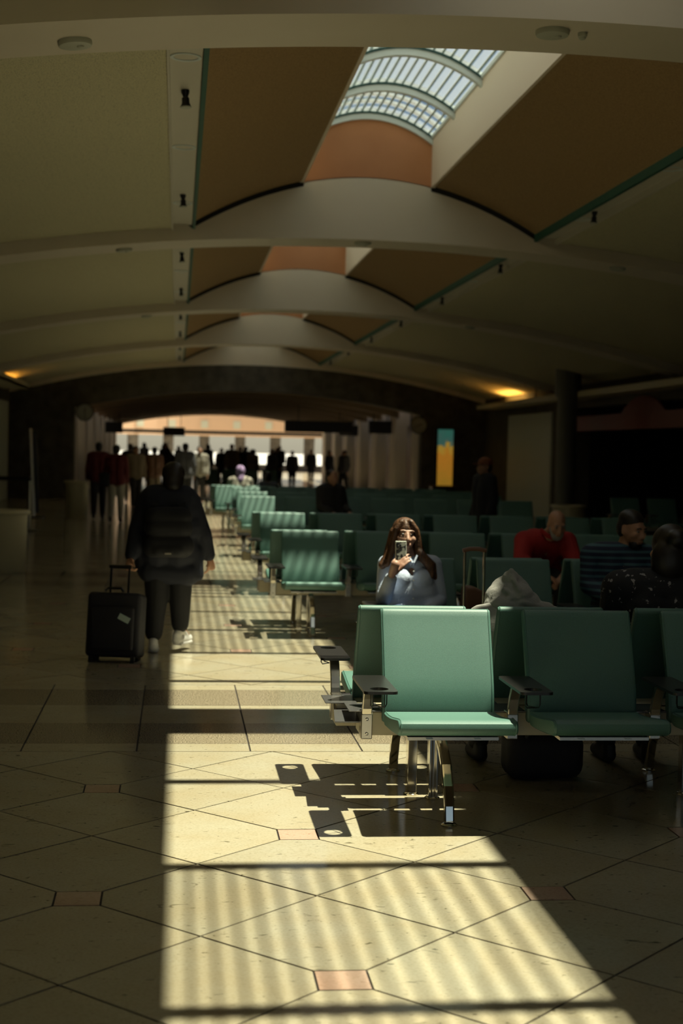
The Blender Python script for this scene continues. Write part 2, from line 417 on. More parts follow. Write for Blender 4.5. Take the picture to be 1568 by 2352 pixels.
# passage beyond: ribbed low vault and side pilasters
PY1 = 80.0
pv = struct('ceiling_passage')
MB().strip([(x, z_arch(x)+.35) for x in ax], [(x, z_arch(x)+.22) for x in ax], YEND+.5, PY1).build('vault_skin', 'tunnel', pv)
for i in range(9):
    y = YEND+.5 + i*(PY1-YEND-.9)/8
    MB().strip([(x, z_arch(x)+.24) for x in ax], [(x, z_arch(x)) for x in ax], y, y+.4).build('vault_rib', 'tunnel', pv)
wpl = struct('wall_passage_left'); wpr = struct('wall_passage_right')
MB().box((TX0-.7, YEND+.5, 0), (TX0-.5, PY1, 3.6)).build('wall_face', 'wall', wpl)
MB().box((TX1+.5, YEND+.5, 0), (TX1+.7, PY1, 3.6)).build('wall_face', 'wall', wpr)
for i in range(7):
    y = YEND+.7+i*4.9
    MB().box((TX0-.55, y, 0), (TX0, y+1.3, 3.1)).build('pilaster', 'pilaster', wpl)
    MB().box((TX0-.55, y+1.9, 0), (TX0-.2, y+3.6, 2.5)).build('doorway_panel', 'brown', wpl)
    MB().box((TX1, y, 0), (TX1+.55, y+1.3, 3.1)).build('pilaster', 'pilaster', wpr)
    MB().box((TX1+.2, y+1.9, 0), (TX1+.55, y+3.6, 2.5)).build('doorway_panel', 'brown', wpr)
# ---- bright rotunda at the far end: curved tan wall over a band of windows
wf = struct('wall_far'); RC = Vector((XC-.3, 92, 0)); RR = 15.0
def arc_wall(z0, z1, a0, a1, n, r=RR, t=.3):
    mb = MB(); v = []; f = []
    for i in range(n+1):
        a = a0+(a1-a0)*i/n; d = Vector((math.sin(a), math.cos(a), 0))
        for rr in (r, r+t):
            for z in (z0, z1): v.append(tuple(RC+d*rr+Vector((0, 0, z))))
    for i in range(n):
        k = 4*i; f += [(k, k+1, k+5, k+4), (k+2, k+6, k+7, k+3), (k, k+4, k+6, k+2), (k+1, k+3, k+7, k+5)]
    f += [(0, 2, 3, 1), (4*n, 4*n+1, 4*n+3, 4*n+2)]
    return mb.add(v, f)
A0, A1 = -2.3, 2.3
arc_wall(2.45, 7.0, A0, A1, 40).build('tan_band', 'tan', wf)
arc_wall(0, .5, A0, A1, 40).build('sill_band', 'concrete', wf)
for i in range(27):
    a = A0 + (A1-A0)*(i+.5)/27
    arc_wall(.5, 2.45, a-.024, a+.024, 1).build('window_post', 'concrete', wf)
for i in range(-6, 7):
    a = i*.155
    arc_wall(3.0, 3.55, a-.017, a+.017, 1, r=RR-.06, t=.05).build('clerestory_pane', 'panel', wf)
MB().box((-20, PY1-.1, 3.5), (TX0-.4, PY1+.3, 8)).box((TX1+.4, PY1-.1, 3.5), (24, PY1+.3, 8)).box((-20, PY1-.1, 0), (TX0-.6, PY1+.3, 3.5)).box((TX1+.6, PY1-.1, 0), (24, PY1+.3, 3.5)).strip([(x, 8) for x in ax], [(x, z_arch(x)+.2) for x in ax], PY1-.1, PY1+.3).build('entry_face', 'tan', wf)
MB().box((-8, 88.0, 2.42), (13, 88.3, 2.62)).build('fascia_rail', 'black', wf)

# ================================================================== SEATING
# local frame of a bench: x along the row from its first arm, y = 0 at the spine between back-to-back rows, sitters face -y
PITCH_S = .672; SEAT_W = .518; ARM_OFF = .358
def rounded_rect(x0, y0, x1, y1, r, n=5):
    p = []
    for cx, cy, a0 in ((x1-r, y1-r, 0), (x0+r, y1-r, PI/2), (x0+r, y0+r, PI), (x1-r, y0+r, 1.5*PI)):
        for i in range(n+1):
            a = a0+PI/2*i/n; p.append((cx+r*math.cos(a), cy+r*math.sin(a)))
    return p
def cushion_mesh(name, prof, wdt, material, rx=.012):
    """closed (y,z) profile swept across the width with softly rounded ends"""
    cy = sum(p[0] for p in prof)/len(prof); cz = sum(p[1] for p in prof)/len(prof)
    stations = [(-wdt/2, .0), (-wdt/2+.001, .55), (-wdt/2+.006, .86), (-wdt/2+rx+.004, 1.0)] + [(x, 1.0) for x in lin(-wdt/2+.08, wdt/2-.08, 5)] + [(wdt/2-rx-.004, 1.0), (wdt/2-.006, .86), (wdt/2-.001, .55), (wdt/2, .0)]
    n = len(prof); v = []; f = []
    for x, s in stations:
        ins = (1-s)*rx
        for i, (y, z) in enumerate(prof):
            a = prof[i-1]; b = prof[(i+1) % n]; t = Vector((b[0]-a[0], b[1]-a[1])).normalized(); nn = Vector((t.y, -t.x))
            if nn.dot(Vector((y-cy, z-cz))) < 0: nn = -nn
            v.append((x, y-nn.x*ins, z-nn.y*ins))
    for i in range(len(stations)-1):
        for j in range(n): f.append((i*n+j, i*n+(j+1) % n, (i+1)*n+(j+1) % n, (i+1)*n+j))
    f.append(tuple(range(n))); f.append(tuple((len(stations)-1)*n+j for j in range(n)))
    mb = MB(); mb.add(v, f); return mb.mesh(name, material, smooth=True)
def offset_profile(front, th):
    """front: polyline of the sitting face; returns closed outline with thickness th and rounded tips"""
    P = [Vector(p) for p in front]; N = []
    for i in range(len(P)):
        t = (P[min(i+1, len(P)-1)]-P[max(i-1, 0)]).normalized(); N.append(Vector((t.y, -t.x)))
    back = [P[i]+N[i]*th for i in range(len(P))]
    def tip(a, b, d):
        c = (a+b)/2; u = (a-c); return [c+u*math.cos(x)+d*(th/2)*math.sin(x) for x in (PI/5, 2*PI/5, 3*PI/5, 4*PI/5)]
    d1 = (P[-1]-P[-2]).normalized(); d0 = (P[0]-P[1]).normalized()
    return [tuple(p) for p in P + tip(P[-1], back[-1], d1) + back[::-1] + tip(back[0], P[0], d0)]
# backrest: bottom to top (y, z)
bf = [(-.238, .415), (-.236, .46), (-.230, .51), (-.219, .555), (-.203, .60), (-.186, .645), (-.168, .69), (-.150, .735), (-.131, .78), (-.112, .825), (-.094, .868), (-.086, .888)]
back_prof = offset_profile(bf, .040)
sf = [(-.727, .462), (-.722, .480), (-.705, .490), (-.68, .492), (-.62, .484), (-.54, .472), (-.45, .460), (-.36, .452), (-.30, .450), (-.275, .452)]
seat_prof = [(y, z) for y, z in sf] + [(-.266, .44), (-.268, .405), (-.30, .392), (-.45, .400), (-.60, .414), (-.69, .424), (-.718, .436), (-.726, .448)]
ME = {}
ME['back'] = cushion_mesh('backrest', back_prof, SEAT_W, 'vinyl')
ME['seat'] = cushion_mesh('seat', seat_prof, SEAT_W, 'vinyl')
# piping lines along both edges of a cushion
def piping(prof, wdt, name):
    pts = [(0, y, z) for (y, z) in prof]
    return MB().tube(pts + pts[:1], .0022, 5, caps=False).mesh(name, 'vinyl', smooth=True)
ME['back_pipe'] = piping(back_prof, SEAT_W, 'piping'); ME['seat_pipe'] = piping(seat_prof, SEAT_W, 'piping')
# tray with a round cup hole
def tray_mesh():
    bm = bmesh.new()
    def loop(pts, z):
        vs = [bm.verts.new((x, y, z)) for x, y in pts]; return vs, [bm.edges.new((vs[i], vs[(i+1) % len(vs)])) for i in range(len(vs))]
    outer = rounded_rect(-.0725, -.725, .0725, -.265, .022)
    inner = [(.0405*math.cos(2*PI*i/28), -.648+.0405*math.sin(2*PI*i/28)) for i in range(28)]
    _, e1 = loop(outer, .617); _, e2 = loop(inner, .617)
    bmesh.ops.triangle_fill(bm, use_beauty=True, use_dissolve=False, edges=e1+e2)
    for fc in [fc for fc in bm.faces if (fc.calc_center_median()-Vector((0, -.648, .617))).length < .039]: bm.faces.remove(fc)
    g = bmesh.ops.extrude_face_region(bm, geom=bm.faces[:])
    for e in g['geom']:
        if isinstance(e, bmesh.types.BMVert): e.co.z -= .012
    bmesh.ops.recalc_face_normals(bm, faces=bm.faces)
    me = bpy.data.meshes.new('tray'); bm.to_mesh(me); bm.free(); me.materials.append(M['black']); return me
ME['tray'] = tray_mesh()
mb = MB()
for a in (0, PI/2):                                   # two crossed wire loops hang below the hole
    c, s_ = math.cos(a+.5), math.sin(a+.5); q = []
    for t, z in ((-.042, .606), (-.042, .548), (-.034, .540), (.034, .536), (.042, .548), (.042, .606)): q.append((t*c, -.648+t*s_, z + (.004 if a else 0)))
    mb.tube(q, .0028, 6)
ring = [(.043*math.cos(2*PI*i/20), -.648+.043*math.sin(2*PI*i/20), .604) for i in range(21)]; mb.tube(ring, .0026, 6, caps=False)
ME['cup'] = mb.mesh('cup_holder', 'wire', smooth=True)
mb = MB(); mb.tube([(0, -.262, .36), (0, -.262, .44), (0, -.268, .47), (0, -.292, .52), (0, -.325, .57), (0, -.36, .605)], 0, flat=(.046, .026))
ME['stem'] = mb.mesh('arm_stem', 'alu', bevel=.004)
mb = MB().prism([(-.276, .327), (-.276, .442), (-.262, .452), (-.20, .452), (-.20, .327)], 'x', -.026, .026)
ME['bracket'] = mb.mesh('bracket', 'alu', bevel=.004)
mb = MB().lathe([(.0075, 0), (.0075, -.004), (.0045, -.0055), (.0045, -.003), (.001, -.003)], (0, 0, 0), 12, 'y')
ME['screw'] = mb.mesh('screw', 'chrome')
mb = MB().tube([(0, -.19, .345), (0, -.28, .335), (0, -.37, .30), (0, -.45, .24), (0, -.505, .16), (0, -.535, .08), (0, -.548, .012)], 0, flat=(.046, .034))
ME['arch'] = mb.mesh('arched_foot', 'chrome', bevel=.008)
mb = MB().prism([(-.023, -.03), (-.009, -.03), (-.007, -.024), (.007, -.024), (.009, -.03), (.023, -.03), (.023, .03), (-.023, .03)], 'z', .01, .35)
ME['post'] = mb.mesh('post', 'chrome', bevel=.003)
ME['disc'] = MB().lathe([(.036, 0), (.036, .006), (.03, .011), (.012, .012)], seg=20).mesh('foot_disc', 'chrome', smooth=True)
ME['plate'] = MB().box((-.075, -.215, .440), (.075, -.005, .446)).mesh('cover_plate', 'grey_plate', bevel=.002)
ME['pan'] = MB().box((-.20, -.60, .386), (.20, -.28, .400)).prism([(-.62, .395), (-.28, .375), (-.22, .34), (-.22, .36), (-.28, .392)], 'x', -.12, -.09).prism([(-.62, .395), (-.28, .375), (-.22, .34), (-.22, .36), (-.28, .392)], 'x', .09, .12).mesh('seat_support', 'alu')
def bench(x_arm, y_c, n, flip, label, legs, group='green vinyl seat rows', simple=False):
    """x_arm: world x of the first arm centre. flip: sitters face +y"""
    b = empty('seat_bench', (x_arm, y_c, 0), PI if flip else 0, label=label, cat='seating', group=group)
    sg = -1 if flip else 1                              # local x runs the other way when turned
    X = lambda i: sg*i
    def put(name, key, x, par=b, loc=(0, 0, 0)):
        o = link(name, ME[key], par); o.location = (x+loc[0], loc[1], loc[2]); return o
    ln = n*PITCH_S
    a, c = sorted((X(-.02), X(ln+.02)))
    MB().box((a, -.20, .33), (c, -.03, .438)).build('beam', 'beige_metal', b, bevel=.004)
    for i in range(n):
        x = X(ARM_OFF-.022 + i*PITCH_S)
        s = put('seat', 'seat', x); k = put('backrest', 'back', x)
        if not simple:
            for sx in (-1, 1):
                for key, par in (('seat_pipe', s), ('back_pipe', k)):
                    q = link('piping', ME[key], par); q.location.x = sx*(SEAT_W/2-.011)
            put('seat_support', 'pan', x)
        if i in legs:
            lg = put('leg', 'arch', x)
            if not simple:
                p = link('post', ME['post'], lg); p.location = (X(.012), -.045, 0)
                for yy in (-.045, -.55):
                    d = link('foot_disc', ME['disc'], lg); d.location = (X(.012) if yy > -.1 else 0, yy, 0)
    for i in range(n+1):
        x = X(i*PITCH_S)
        t = put('armrest', 'stem', x); link('tray', ME['tray'], t)
        link('bracket', ME['bracket'], t); link('cover_plate', ME['plate'], t)
        if not simple:
            link('cup_holder', ME['cup'], t)
            for z in (.352, .418):
                q = link('screw', ME['screw'], t); q.location = (0, -.2755, z)
    return b
bench(.872, 6.87, 4, False, 'sunlit green vinyl seat row nearest the camera, facing it', (0, 2))
far_bench = bench(.785, 6.87, 4, True, 'green vinyl seat row backing onto the nearest row, facing away', (0, 2))
e = MB(); e.add([(.735, 6.68, .392), (.92, 6.68, .392), (.92, 7.17, .442), (.775, 7.17, .442), (.735, 6.68, .386), (.92, 6.68, .386), (.92, 7.17, .436), (.775, 7.17, .436)], [(0, 1, 2, 3), (4, 7, 6, 5), (0, 4, 5, 1), (1, 5, 6, 2), (2, 6, 7, 3), (3, 7, 4, 0)])
q = e.build('end_plate', 'grey_plate', far_bench); q.matrix_parent_inverse = (Matrix.Translation((.785, 6.87, 0)) @ Matrix.Rotation(PI, 4, 'Z')).inverted()
bench(1.325, 10.16, 6, False, 'green vinyl seat row the woman with the phone sits in', (0, 2, 4))
bench(1.98, 10.16, 5, True, 'green vinyl seat row behind the woman with the phone, facing away', (0, 2, 4))
bench(.862, 13.35, 7, False, 'green vinyl seat row with striped light on its end seat, behind the woman', (0, 2, 4, 6))
bench(.775, 13.35, 7, True, 'green vinyl seat row backing onto the striped second aisle row', (0, 2, 4, 6))
bench(.875, 17.08, 7, False, 'green vinyl seat row, third aisle-end seat back from the camera', (0, 2, 4, 6), simple=True)
bench(.79, 17.08, 7, True, 'green vinyl seat row backing onto the third aisle row', (0, 2, 4, 6), simple=True)
bench(.90, 22.78, 7, False, 'green vinyl seat row, fourth aisle-end seat back from the camera', (0, 2, 4, 6), simple=True)
bench(.93, 25.15, 7, False, 'green vinyl seat row just behind the fourth aisle row', (0, 2, 4, 6), simple=True)
bench(.94, 27.65, 7, False, 'far green vinyl seat row in front of the lavender headscarf', (0, 2, 4, 6), simple=True)
bench(.66, 28.95, 7, False, 'far green vinyl seat row whose end juts left into the aisle', (0, 2, 4, 6), simple=True)
bench(.80, 51.0, 4, False, 'farthest sunlit green vinyl seat row, beside the distant walkers', (0, 2), simple=True)

# ================================================================== CEILING FIXTURES
def fix(o, label, cat, group): return tag(o, label, cat, group)
DISC = MB().lathe([(.10, 0), (.10, -.018), (.095, -.030), (.07, -.036), (.01, -.038)], seg=28).mesh('base_disc', 'disc', smooth=True)
DOME = MB().lathe([(.022, 0), (.020, -.008), (.012, -.013), (.002, -.014)], seg=16).mesh('sensor_dome', 'disc', smooth=True)
pos = {0: ((-.64, 'left end of the nearest beam'), (2.16, 'middle of the nearest beam')), 1: ((-.68, 'left part of the second beam'), (2.17, 'middle of the second beam'), (5.33, 'right part of the second beam')), 2: ((-.6, 'left part of the third beam'), (5.3, 'right part of the third beam'))}
for k, L in pos.items():
    for x, wh in L:
        y = Y0+k*BAY+(.42 if x < 1 else .22); z = z_low(x)
        d = empty('smoke_detector', (x, y, z), label='round cream detector under the ' + wh, cat='detector', group='detectors under the beams')
        d.rotation_euler = (0, math.atan((x-XC)/26.1), 0)
        link('base_disc', DISC, d); q = link('sensor_dome', DOME, d); q.location = (.03, -.02, -.036)
d = empty('ceiling_sensor', (2.345, 8.70, z_low(2.345)), label='small round sensor beside the detector under the nearest beam', cat='sensor'); link('housing', DISC, d).scale = (.28, .28, .8); link('lens', DOME, d).location = (0, 0, -.028)
RING = MB().lathe([(.105, .004), (.105, -.008), (.095, -.010), (.082, -.006), (.080, .004)], seg=28).mesh('trim_ring', 'rib', smooth=True)
CONE = MB().lathe([(.080, .002), (.060, .055), (.01, .058)], seg=28).mesh('reflector', 'recess', smooth=True)
HEADM = MB().lathe([(.042, -.125), (.036, -.112), (.028, -.098), (.027, -.06), (.018, -.05), (.03, -.018), (.03, 0)], seg=16).mesh('spot_body', 'black', smooth=True)
LENS = MB().lathe([(.042, -.130), (.044, -.122), (.02, -.119)], seg=16).mesh('lens', 'disc', smooth=True)
ordn = ['nearest', 'second', 'third', 'fourth']
for b in range(1, 5):
    ya = BAYS[b+1][0]
    for sg, side in ((-1, 'left'), (1, 'right')):
        x = XC+sg*(VW+.112)
        for i, r in enumerate((.9, 3.9, 6.87)):
            d = empty('downlight', (x, ya+r, 4.235), label='round recessed downlight, %s soffit, %s bay, %s along it' % (side, ordn[b-1], ('first', 'second', 'third')[i]), cat='downlight', group='recessed downlights in the soffits')
            link('trim_ring', RING, d); link('reflector', CONE, d)
        for i, r in enumerate((1.83, 6.35)):
            d = empty('spotlight', (x, ya+r, 4.235), label='small black spotlight, %s soffit, %s bay, %s end' % (side, ordn[b-1], ('near', 'far')[i]), cat='spotlight', group='black spotlights in the soffits')
            d.rotation_euler = (0, sg*.06, 0)
            q = link('spot_body', HEADM, d); link('lens', LENS, q)
M['warm_lamp'] = mat('warm_lamp', (.9, .6, .2), .5, emit=((1, .52, .12), 6))
for x, y, wh in ((XL+.45, 40.5, 'left'), (XR-.3, 40.8, 'right')):        # warm cove lamps lighting the last bay
    d = empty('cove_lamp', (x, y, 3.26 if x < 0 else 2.99), label='warm cove lamp on the %s ledge of the last bay' % wh, cat='lamp', group='warm cove lamps')
    MB().box((-.09, -1.2, 0), (.09, 1.2, .04)).build('housing', 'cream', d)
    MB().box((-.05, -1.1, .04), (.05, 1.1, .06)).build('lamp_tube', 'warm_lamp', d)
    ll = bpy.data.lights.new('cove_light', 'AREA'); ll.shape = 'RECTANGLE'; ll.size = .2; ll.size_y = 2.2; ll.energy = 26; ll.color = (1, .55, .13)
    lo = bpy.data.objects.new('cove_light', ll); COL.objects.link(lo); lo.parent = d; lo.location = (0, 0, .08); lo.rotation_euler = (PI, -.95 if x < 0 else .95, 0)

# ================================================================== FURNISHINGS IN THE DARK
def bin_(x, y, r, h, label):
    b = empty('litter_bin', (x, y, 0), label=label, cat='bin', group='cream round litter bins')
    MB().lathe([(r*.86, 0), (r*.9, .02), (r*.96, h-.06), (r*.97, h-.05)], seg=36).build('drum', 'cream', b, smooth=True)
    MB().lathe([(r*.98, h-.055), (r*1.06, h-.045), (r*1.07, h-.02), (r*1.02, h), (r*.78, h), (r*.74, h-.03), (r*.72, h-.12), (.02, h-.13)], seg=36).build('rim', 'cream', b, smooth=True)
bin_(-2.16, 18.95, .31, .79, 'cream round litter bin at the left edge of the frame')
bin_(-2.22, 33.4, .27, .82, 'cream round litter bin by the left pier, far down the aisle')
bin_(7.62, 28.3, .33, .66, 'cream round litter bin below the column on the right')
M['column'] = mat('column_paint', (.16, .16, .13), .5)
c = struct('trim_1'); MB().lathe([(.30, 0), (.30, .25), (.22, .3), (.22, 2.9), (.28, 3.0), (.28, 3.9)], (8.66, 32.5, 0), seg=32).build('round_column', 'column', c, smooth=True)
# queue barrier
def stanchion(x, y, label):
    s = empty('stanchion', (x, y, 0), label=label, cat='barrier post', group='queue barrier posts')
    MB().lathe([(.16, 0), (.16, .012), (.05, .03), (.03, .035)], seg=24).build('base', 'black', s, smooth=True)
    MB().lathe([(.032, .03), (.032, .93), (.02, .935)], seg=18).build('post', 'alu', s, smooth=True)
    MB().lathe([(.038, .93), (.040, .945), (.040, 1.0), (.02, 1.01)], seg=18).build('head', 'black', s, smooth=True)
stanchion(-2.72, 28.0, 'metal queue barrier post beside the aisle, left of the far bin')
stanchion(-3.78, 29.6, 'metal queue barrier post further left under the pale panel')
bl = MB().box((0, -.0015, -.035), (2.05, .0015, .035)).build('barrier_belt', 'black'); tag(bl, 'black belt stretched from the barrier post out of frame', 'belt')
bl.location = (-4.78, 28.36, .97); bl.rotation_euler = (0, 0, -.17)
sp = empty('sign_stand', (-3.1, 33.0, 0), label='tall narrow leaning sign stand beside the dark pier', cat='sign')
MB().tube([(0, 0, .03), (-.12, .1, 1.95)], 0, flat=(.05, .03)).build('pole', 'alu', sp); MB().box((-.2, -.2, 0), (.2, .2, .03)).build('base', 'black', sp); MB().tube([(.06, .02, .1), (-.04, .1, 1.9)], 0, flat=(.09, .02)).build('board', 'black', sp)
# clocks on the piers
M['clock_face'] = mat('clock_face', (.35, .34, .28), .4)
def clock(x, y, z, rx, label, hand):
    c = empty('wall_clock', (x, y, z), label=label, cat='clock', group='round clocks by the passage')
    MB().lathe([(.27, .06), (.27, -.02), (.245, -.025), (.24, -.01), (.01, -.01)], seg=32, axis='y').build('case', 'black', c, smooth=True)
    f = MB().lathe([(.24, -.011), (.01, -.012)], seg=32, axis='y').build('dial', 'clock_face', c)
    for i in range(12):
        a = i*PI/6; m = Matrix.Rotation(a, 4, 'Y'); MB().box((-.008, -.016, .18), (.008, -.012, .22), m).build('hour_mark', 'black', f)
    for a, l, wd in ((hand[0], .12, .012), (hand[1], .18, .008)):
        MB().box((-wd, -.02, -.02), (wd, -.017, l), Matrix.Rotation(a, 4, 'Y')).build('clock_hand', 'black', c)
clock(TX0+.32, YEND-.1, 2.6, 0, 'round pale clock high on the left pier', (.05, 3.1))
clock(TX1-.12, YEND-.1, 2.45, 0, 'round dark clock high on the right pier', (1.2, 4.2))
# poster case and kiosk on the right pier
def poster_mat():
    m = bpy.data.materials.new('poster_print'); m.use_nodes = True; n = m.node_tree.nodes; l = m.node_tree.links; p = n['Principled BSDF']
    tc = n.new('ShaderNodeTexCoord'); sp = n.new('ShaderNodeSeparateXYZ'); l.new(tc.outputs['Object'], sp.inputs[0])
    r = n.new('ShaderNodeValToRGB'); e = r.color_ramp.elements; r.color_ramp.interpolation = 'EASE'
    e[0].position = .0; e[0].color = (.55, .30, .03, 1); e[1].position = 1; e[1].color = (.05, .22, .16, 1)
    x = e.new(.55); x.color = (.75, .30, .03, 1); x = e.new(.66); x.color = (.7, .42, .05, 1); x = e.new(.72); x.color = (.08, .2, .16, 1)
    nz = n.new('ShaderNodeTexNoise'); nz.inputs['Scale'].default_value = 5; l.new(tc.outputs['Object'], nz.inputs['Vector'])
    ma = n.new('ShaderNodeMath'); ma.operation = 'MULTIPLY_ADD'; ma.inputs[1].default_value = .5; l.new(sp.outputs[2], ma.inputs[0])
    mb2 = n.new('ShaderNodeMath'); mb2.operation = 'MULTIPLY_ADD'; mb2.inputs[1].default_value = .5; mb2.inputs[2].default_value = -.25; l.new(nz.outputs[0], mb2.inputs[0]); l.new(mb2.outputs[0], ma.inputs[2])
    l.new(ma.outputs[0], r.inputs[0]); l.new(r.outputs[0], p.inputs['Emission Color']); p.inputs['Emission Strength'].default_value = .42; p.inputs['Base Color'].default_value = (.02, .02, .02, 1)
    return m
M['poster'] = poster_mat()
pc = empty('poster_case', (TX1+.72, YEND-.10, .45), label='backlit orange poster in a tall case on the right pier', cat='poster')
MB().box((-.28, 0, 0), (.28, .1, 1.95)).build('case', 'black', pc, bevel=.01); MB().box((-.24, -.006, .06), (.24, -.001, 1.89)).build('print', 'poster', pc)
kk = empty('kiosk', (TX1+.45, YEND-1.3, 0), label='dark boxy counter kiosk in front of the orange poster', cat='kiosk')
MB().box((-.36, -.3, .06), (.36, .3, .60)).build('cabinet', 'black', kk, bevel=.01); MB().box((-.4, -.35, .60), (.4, .35, .64)).build('top', 'brown', kk, bevel=.01); MB().box((-.4, -.25, 0), (.4, .25, .06)).build('plinth', 'attic', kk)
# hanging signs in the passage
for x, y, z, wd, lb in ((6.9, 50.5, 2.45, .8, 'black hanging gate sign nearest the right clock'), (6.95, 60.5, 2.45, .8, 'black hanging gate sign further down the passage right'), (5.3, 56, 2.5, 2.6, 'long black overhead sign across the passage right'), (-2.55, 60, 2.35, .7, 'black hanging sign at the left of the passage'), (-.2, 76, 2.40, 1.1, 'small black overhead sign in front of the far windows')):
    h = empty('hanging_sign', (x, y, z), label=lb, cat='sign', group='black hanging signs')
    MB().box((-wd/2, -.06, -.22), (wd/2, .06, .22)).build('box', 'black', h, bevel=.01); MB().tube([(-wd*.3, 0, .22), (-wd*.3, 0, 1.1)], .015).build('hanger', 'black', h); MB().tube([(wd*.3, 0, .22), (wd*.3, 0, 1.1)], .015).build('hanger', 'black', h)
# shop on the right
M['shop_red'] = mat('shop_red', (.16, .012, .012), .5); M['shop_dark'] = mat('shop_dark', (.035, .028, .025), .6)
M['shop_green'] = mat('shop_green', (.05, .08, .03), .6); M['shop_yellow'] = mat('shop_yellow', (.16, .10, .03), .6)
sh = struct('wall_shop'); sx0, sx1 = XR+.4, XR+5
MB().box((sx1, SHOP0-.3, 0), (sx1+.2, SHOP1+4, 3.4)).box((sx0-.4, SHOP0-.5, 0), (sx1, SHOP0-.3, 3.4)).box((sx0-.4, SHOP1+3.8, 0), (sx1, SHOP1+4, 3.4)).box((sx0-.4, SHOP0-.5, 3.3), (sx1+.2, SHOP1+4, 3.4)).build('shop_shell', 'shop_dark', sh)
MB().box((sx0-.5, SHOP0-.5, -.004), (sx1, SHOP1+4, .0)).build('shop_floor', 'shop_dark', sh)
so_ = empty('shop_sign', (XR-.02, SHOP0+5.3, 2.55), label='dark red arched fascia above the shop on the right', cat='sign')
MB().box((-.05, -5.2, -.35), (.02, 5.2, 0)).build('fascia', 'shop_red', so_); MB().strip([(x, .34-(x*x)*.16) for x in lin(-1.4, 1.4, 13)], [(x, 0) for x in lin(-1.4, 1.4, 13)], -.05, .02).build('arch_crest', 'shop_red', so_).rotation_euler = (0, 0, PI/2)
for i, (y, m_) in enumerate(((26.2, 'shop_green'), (28.2, 'shop_yellow'), (30.2, 'shop_red'), (32.2, 'shop_green'))):
    g = empty('shop_shelf', (sx1-.35, y, 0), label='dark stocked shop shelf, %s from the near end' % ordn[i], cat='shelf', group='shelves in the shop')
    MB().box((-.2, -.8, 0), (.25, .8, .1)).build('plinth', 'shop_dark', g); MB().box((.2, -.8, .1), (.25, .8, 2.2)).build('back_board', m_, g)
    for z in (.5, .95, 1.4, 1.85): MB().box((-.2, -.8, z), (.2, .8, z+.03)).build('shelf_board', 'shop_red', g)
bench(7.55, 25.6, 2, False, 'short seat row by the shop on the right, behind the red-shirted man', (0, 1), simple=True)
# apron outside the far windows
gr = struct('ground'); MB().box((-150, 118, -.1), (160, 480, -.02)).build('apron', mat('apron_concrete', (.55, .56, .52), .8, noise=(.05, (.4, .4, .38), .3, .7, 3)), gr)

# ================================================================== PEOPLE
def cap(p0, r0, p1, r1): return ('c', Vector(p0), r0, Vector(p1), r1)
def ell(c, r, m=None): return ('e', Vector(c), r, m)
def blob(name, caps, voxel, material, parent, it=6, fac=.5):
    """one continuous skin grown over overlapping tapered volumes"""
    mb = MB()
    for c in caps:
        if c[0] == 'c':
            _, a, ra, b, rb = c; n = max(2, int((b-a).length/(.6*min(ra, rb)+.004))+1); n = min(n, 9)
            mb.sphere(a, ra, 12, 8); mb.sphere(b, rb, 12, 8)
            if (b-a).length > .002: mb.tube([a.lerp(b, t) for t in lin(0, 1, 4)], [ra+(rb-ra)*t for t in lin(0, 1, 4)], 12)
        else: mb.sphere(c[1], c[2], 16, 12, c[3])
    me = bpy.data.meshes.new(name); me.from_pydata(mb.v, [], mb.f)
    bm = bmesh.new(); bm.from_mesh(me); bmesh.ops.remove_doubles(bm, verts=bm.verts, dist=1e-6); bmesh.ops.recalc_face_normals(bm, faces=bm.faces); bm.to_mesh(me); bm.free()
    o = bpy.data.objects.new(name, me); COL.objects.link(o)
    r = o.modifiers.new('r', 'REMESH'); r.mode = 'VOXEL'; r.voxel_size = voxel
    if it:
        s = o.modifiers.new('s', 'SMOOTH'); s.factor = fac; s.iterations = it
    dg = bpy.context.evaluated_depsgraph_get(); res = bpy.data.meshes.new_from_object(o.evaluated_get(dg))
    bpy.data.objects.remove(o); bpy.data.meshes.remove(me)
    res.materials.clear(); res.materials.append(M[material] if isinstance(material, str) else material)
    for p in res.polygons: p.use_smooth = True
    return link(name, res, parent)
def rot(rx=0, ry=0, rz=0): return Euler((rx, ry, rz)).to_matrix()
def head_caps(c, R, s=1.0):
    """head facing -y, turned by matrix R about its centre c"""
    c = Vector(c); E_ = lambda p, r: ell(c+R @ (Vector(p)*s), tuple(q*s for q in r), R)
    C_ = lambda p, r, q, t: cap(c+R @ (Vector(p)*s), r*s, c+R @ (Vector(q)*s), t*s)
    L = [E_((0, .018, .03), (.074, .092, .085)), E_((0, -.025, -.02), (.062, .068, .085)), E_((0, -.045, -.085), (.036, .036, .030)),
         C_((0, -.088, .01), .010, (0, -.108, -.030), .013), C_((-.042, -.074, .030), .011, (.042, -.074, .030), .011),
         C_((-.020, -.090, -.062), .008, (.020, -.090, -.062), .008), C_((-.016, -.088, -.073), .009, (.016, -.088, -.073), .009)]
    for sx in (-1, 1):
        L += [E_((sx*.074, .012, -.012), (.010, .020, .032)), E_((sx*.040, -.062, -.022), (.026, .026, .026)), E_((sx*.031, -.073, .004), (.014, .010, .009)), E_((sx*.015, -.098, -.033), (.009, .010, .008))]
    return L
